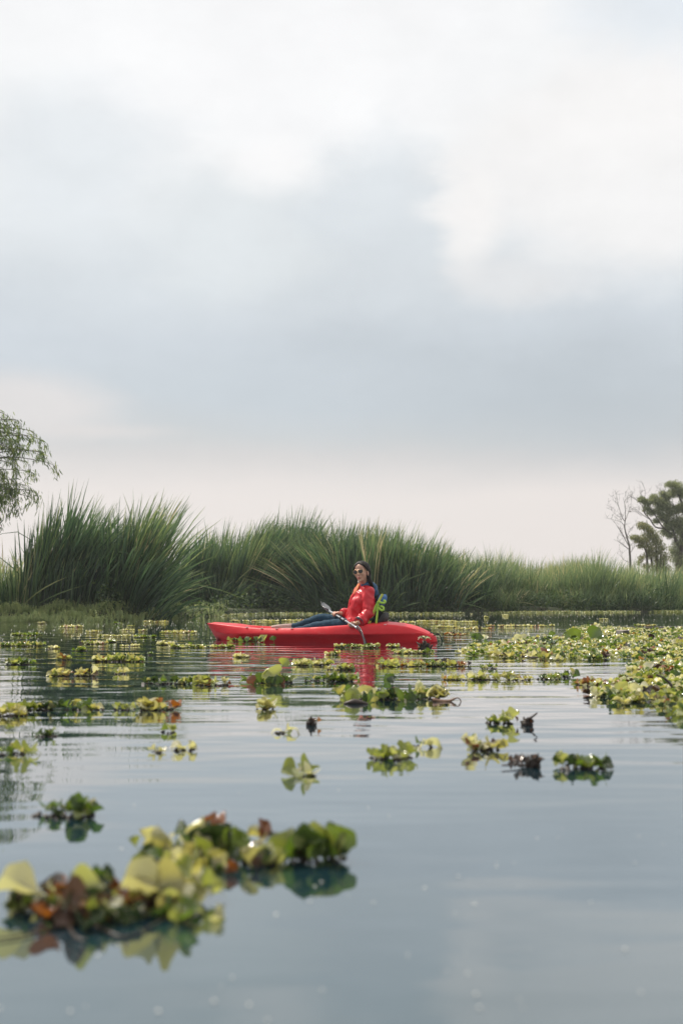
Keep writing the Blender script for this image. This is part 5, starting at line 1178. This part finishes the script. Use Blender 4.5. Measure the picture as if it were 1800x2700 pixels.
for X, Y, z, yaw, pit, sz, rol, wd, kd in ((122, 2400, .028, 3.05, .06, .105, -.42, .55, 'cream'), (455, 2398, .032, 3.0, .05, .110, -.5, .60, 'cream'), (175, 2412, .028, .25, .35, .075, .8, .9, 'lime'), (400, 2400, .035, .2, .3, .07, .9, 1.1, 'yellow'), (505, 2392, .025, 2.4, .6, .075, -.8, 1.0, 'lime'), (150, 2425, .02, .1, .2, .07, .7, 1.0, 'brown')):
    q = world_of(r1).inverted() @ wpx(X, Y); q.z = z; leaf_obj(r1, leafM(q, yaw, pit, sz, rol, wd), 1, kd)
r2 = raft(560, 2275, 190, 'long near clump with an upright yellow leaf and a rusty dead flower', pal=dict(dark=3, lime=3, yellow=3, green=2.5, brown=1, cream=.4), leaf=.034, up=.85, ratio=.36, dens=.62, rn=7, parts=True)
for a in ((395, 2275, 2152, 428, 2, 'yellow', 1.1), (395, 2240, 2172, 362, 1, 'yellow', 1.0), (410, 2285, 2195, 405, 3, 'dark', .8), (385, 2290, 2225, 372, 1, 'lime', 1.2), (430, 2295, 2220, 440, 0, 'lime', 1.2), (480, 2270, 2160, 478, 2, 'green', .5), (490, 2290, 2195, 485, 1, 'yellow', 1.2), (500, 2285, 2175, 520, 1, 'lime', .9), (465, 2295, 2220, 460, 3, 'cream', 1.1),
          (560, 2260, 2130, 545, 1, 'dark', 1.0), (590, 2260, 2140, 605, 1, 'dark', 1.3), (600, 2270, 2150, 625, 3, 'green', 1.0), (555, 2250, 2118, 540, 3, 'cream', .6), (565, 2240, 2108, 562, 1, 'orange', .8), (570, 2240, 2115, 585, 2, 'orange', .7), (560, 2300, 2215, 555, 1, 'yellow', 1.3), (590, 2305, 2235, 600, 3, 'yellow', 1.2), (600, 2310, 2250, 608, 1, 'orange', .9),
          (690, 2240, 2130, 682, 1, 'orange', .5), (690, 2230, 2145, 705, 2, 'brown', .6), (650, 2280, 2190, 660, 1, 'green', 1.2), (640, 2290, 2210, 630, 3, 'dark', 1.3), (700, 2290, 2200, 715, 0, 'lime', 1.2), (680, 2300, 2240, 690, 1, 'brown', 1.2), (740, 2290, 2225, 760, 1, 'lime', 1.2)):
    up_leaf(r2, a[0], a[1]-6, a[1]+(a[2]-a[1])*.78, a[3]*.8+a[0]*.2, *a[4:6], wide=a[6]*.85, roll=random.uniform(-1.15, 1.15))
litter(r2, 34, (360, 570), (2225, 2320), dict(yellow=5, lime=3, cream=2, green=.6, dark=.6), .03, .052)
litter(r2, 22, (520, 770), (2225, 2300), dict(dark=4, green=3, lime=2, brown=2, yellow=.8), .03, .055)
r3 = raft(835, 2265, 82, 'round lettuce-like green clump at the right end of the near clumps', pal=dict(lime=3, green=4), leaf=.040, up=1.1, ratio=.7, dens=.8, rn=8, parts=True)
for a in ((770, 2265, 2180, 765, 1, 'lime', 1.2), (800, 2265, 2170, 795, 1, 'green', 1.3), (830, 2268, 2160, 830, 3, 'lime', 1.3), (860, 2268, 2165, 865, 1, 'green', 1.3), (885, 2268, 2185, 900, 0, 'lime', 1.2), (850, 2275, 2205, 845, 3, 'green', 1.3)):
    up_leaf(r3, *a[:6], wide=a[6]*.85, roll=random.uniform(-.8, .8))
# ================================================================== floating fluff and duckweed
FL = plain('seed_fluff', (.55, .53, .48), .5, .15, 40)
n = 2250
Yp = np.r_[1560 + 1800/RNG.uniform(13.5, 31, 1900), RNG.uniform(1690, 1800, 260), RNG.uniform(1800, 2690, 90)]
Xp = RNG.uniform(-30, 1830, n)
pts = np.array([wpx(a, b, .003) for a, b in zip(Xp, Yp)])
ok = (pts[:, 1] < shore(pts[:, 0]) - .6); ko = (pts[:, 0]+.28)*.952 - (pts[:, 1]-13.9)*.305; kb = (pts[:, 0]+.28)*.305 + (pts[:, 1]-13.9)*.952
ok &= ~((np.abs(ko) < 1.5) & (np.abs(kb) < .40)); pts = pts[ok]; n = len(pts)
hx = np.array([(math.cos(i*1.0472), math.sin(i*1.0472)*.8, 0.0) for i in range(6)] + [(0, 0, .5)]); hf = [(i, (i+1) % 6, 6) for i in range(6)]
sz = np.where(pts[:, 1] > 12, RNG.uniform(.003, .010, n), RNG.uniform(.0015, .0035, n))
V, F = scatter(hx, hf, rand_M(pts[:, 0], pts[:, 1], pts[:, 2], sz, .15))
tag(link('floating_fluff', mesh_np('floating_fluff', V, F), FL), 'white specks of fluff and bubbles scattered over the water', 'debris', kind='stuff')
DUCK = leafy('shore_weed', [(0, (.10, .13, .045)), (.5, (.19, .21, .08)), (1, (.34, .32, .15))], .5, .2)
n = 3600; x = RNG.uniform(-3, 13, n); y = shore(x) - .35 - RNG.gamma(1.2, .28, n); x2 = x + RNG.normal(0, .1, n)
keep = (np.sin(x*1.3)+np.sin(x*3.1+y)+1.2) > RNG.uniform(-.5, 2.2, n); x2, y = x2[keep], y[keep]; n = len(y)
lv, lf = LOW[0]; V, F = scatter(lv, lf, rand_M(x2, y, np.full(n, .01), RNG.uniform(.04, .09, n), .4))
tag(link('shore_weed', mesh_np('shore_weed', V, F, attrs=dict(tone=np.repeat(RNG.uniform(0, 1, n), len(lv)))), DUCK), 'yellow-green floating weed fringing the far shore', 'water weed', kind='stuff')
# ================================================================== thin air haze
hz = bpy.data.materials.new('haze_air'); hz.use_nodes = True; ht = hz.node_tree; ht.nodes.clear()
pv = ht.nodes.new('ShaderNodeVolumePrincipled'); pv.inputs['Color'].default_value = (.93, .95, 1, 1); pv.inputs['Density'].default_value = .0008; pv.inputs['Anisotropy'].default_value = .3
ht.links.new(pv.outputs[0], ht.nodes.new('ShaderNodeOutputMaterial').inputs['Volume'])
bm = bmesh.new(); box(bm, Vector((0, 30, 3.2)), (X_, Y_, Z_), (1600, 2600, 5.2))
tag(link('haze', from_bm('haze', bm, False), hz), 'thin pale haze over the pond', 'haze', kind='stuff')
SC.cycles.volume_step_rate = 4
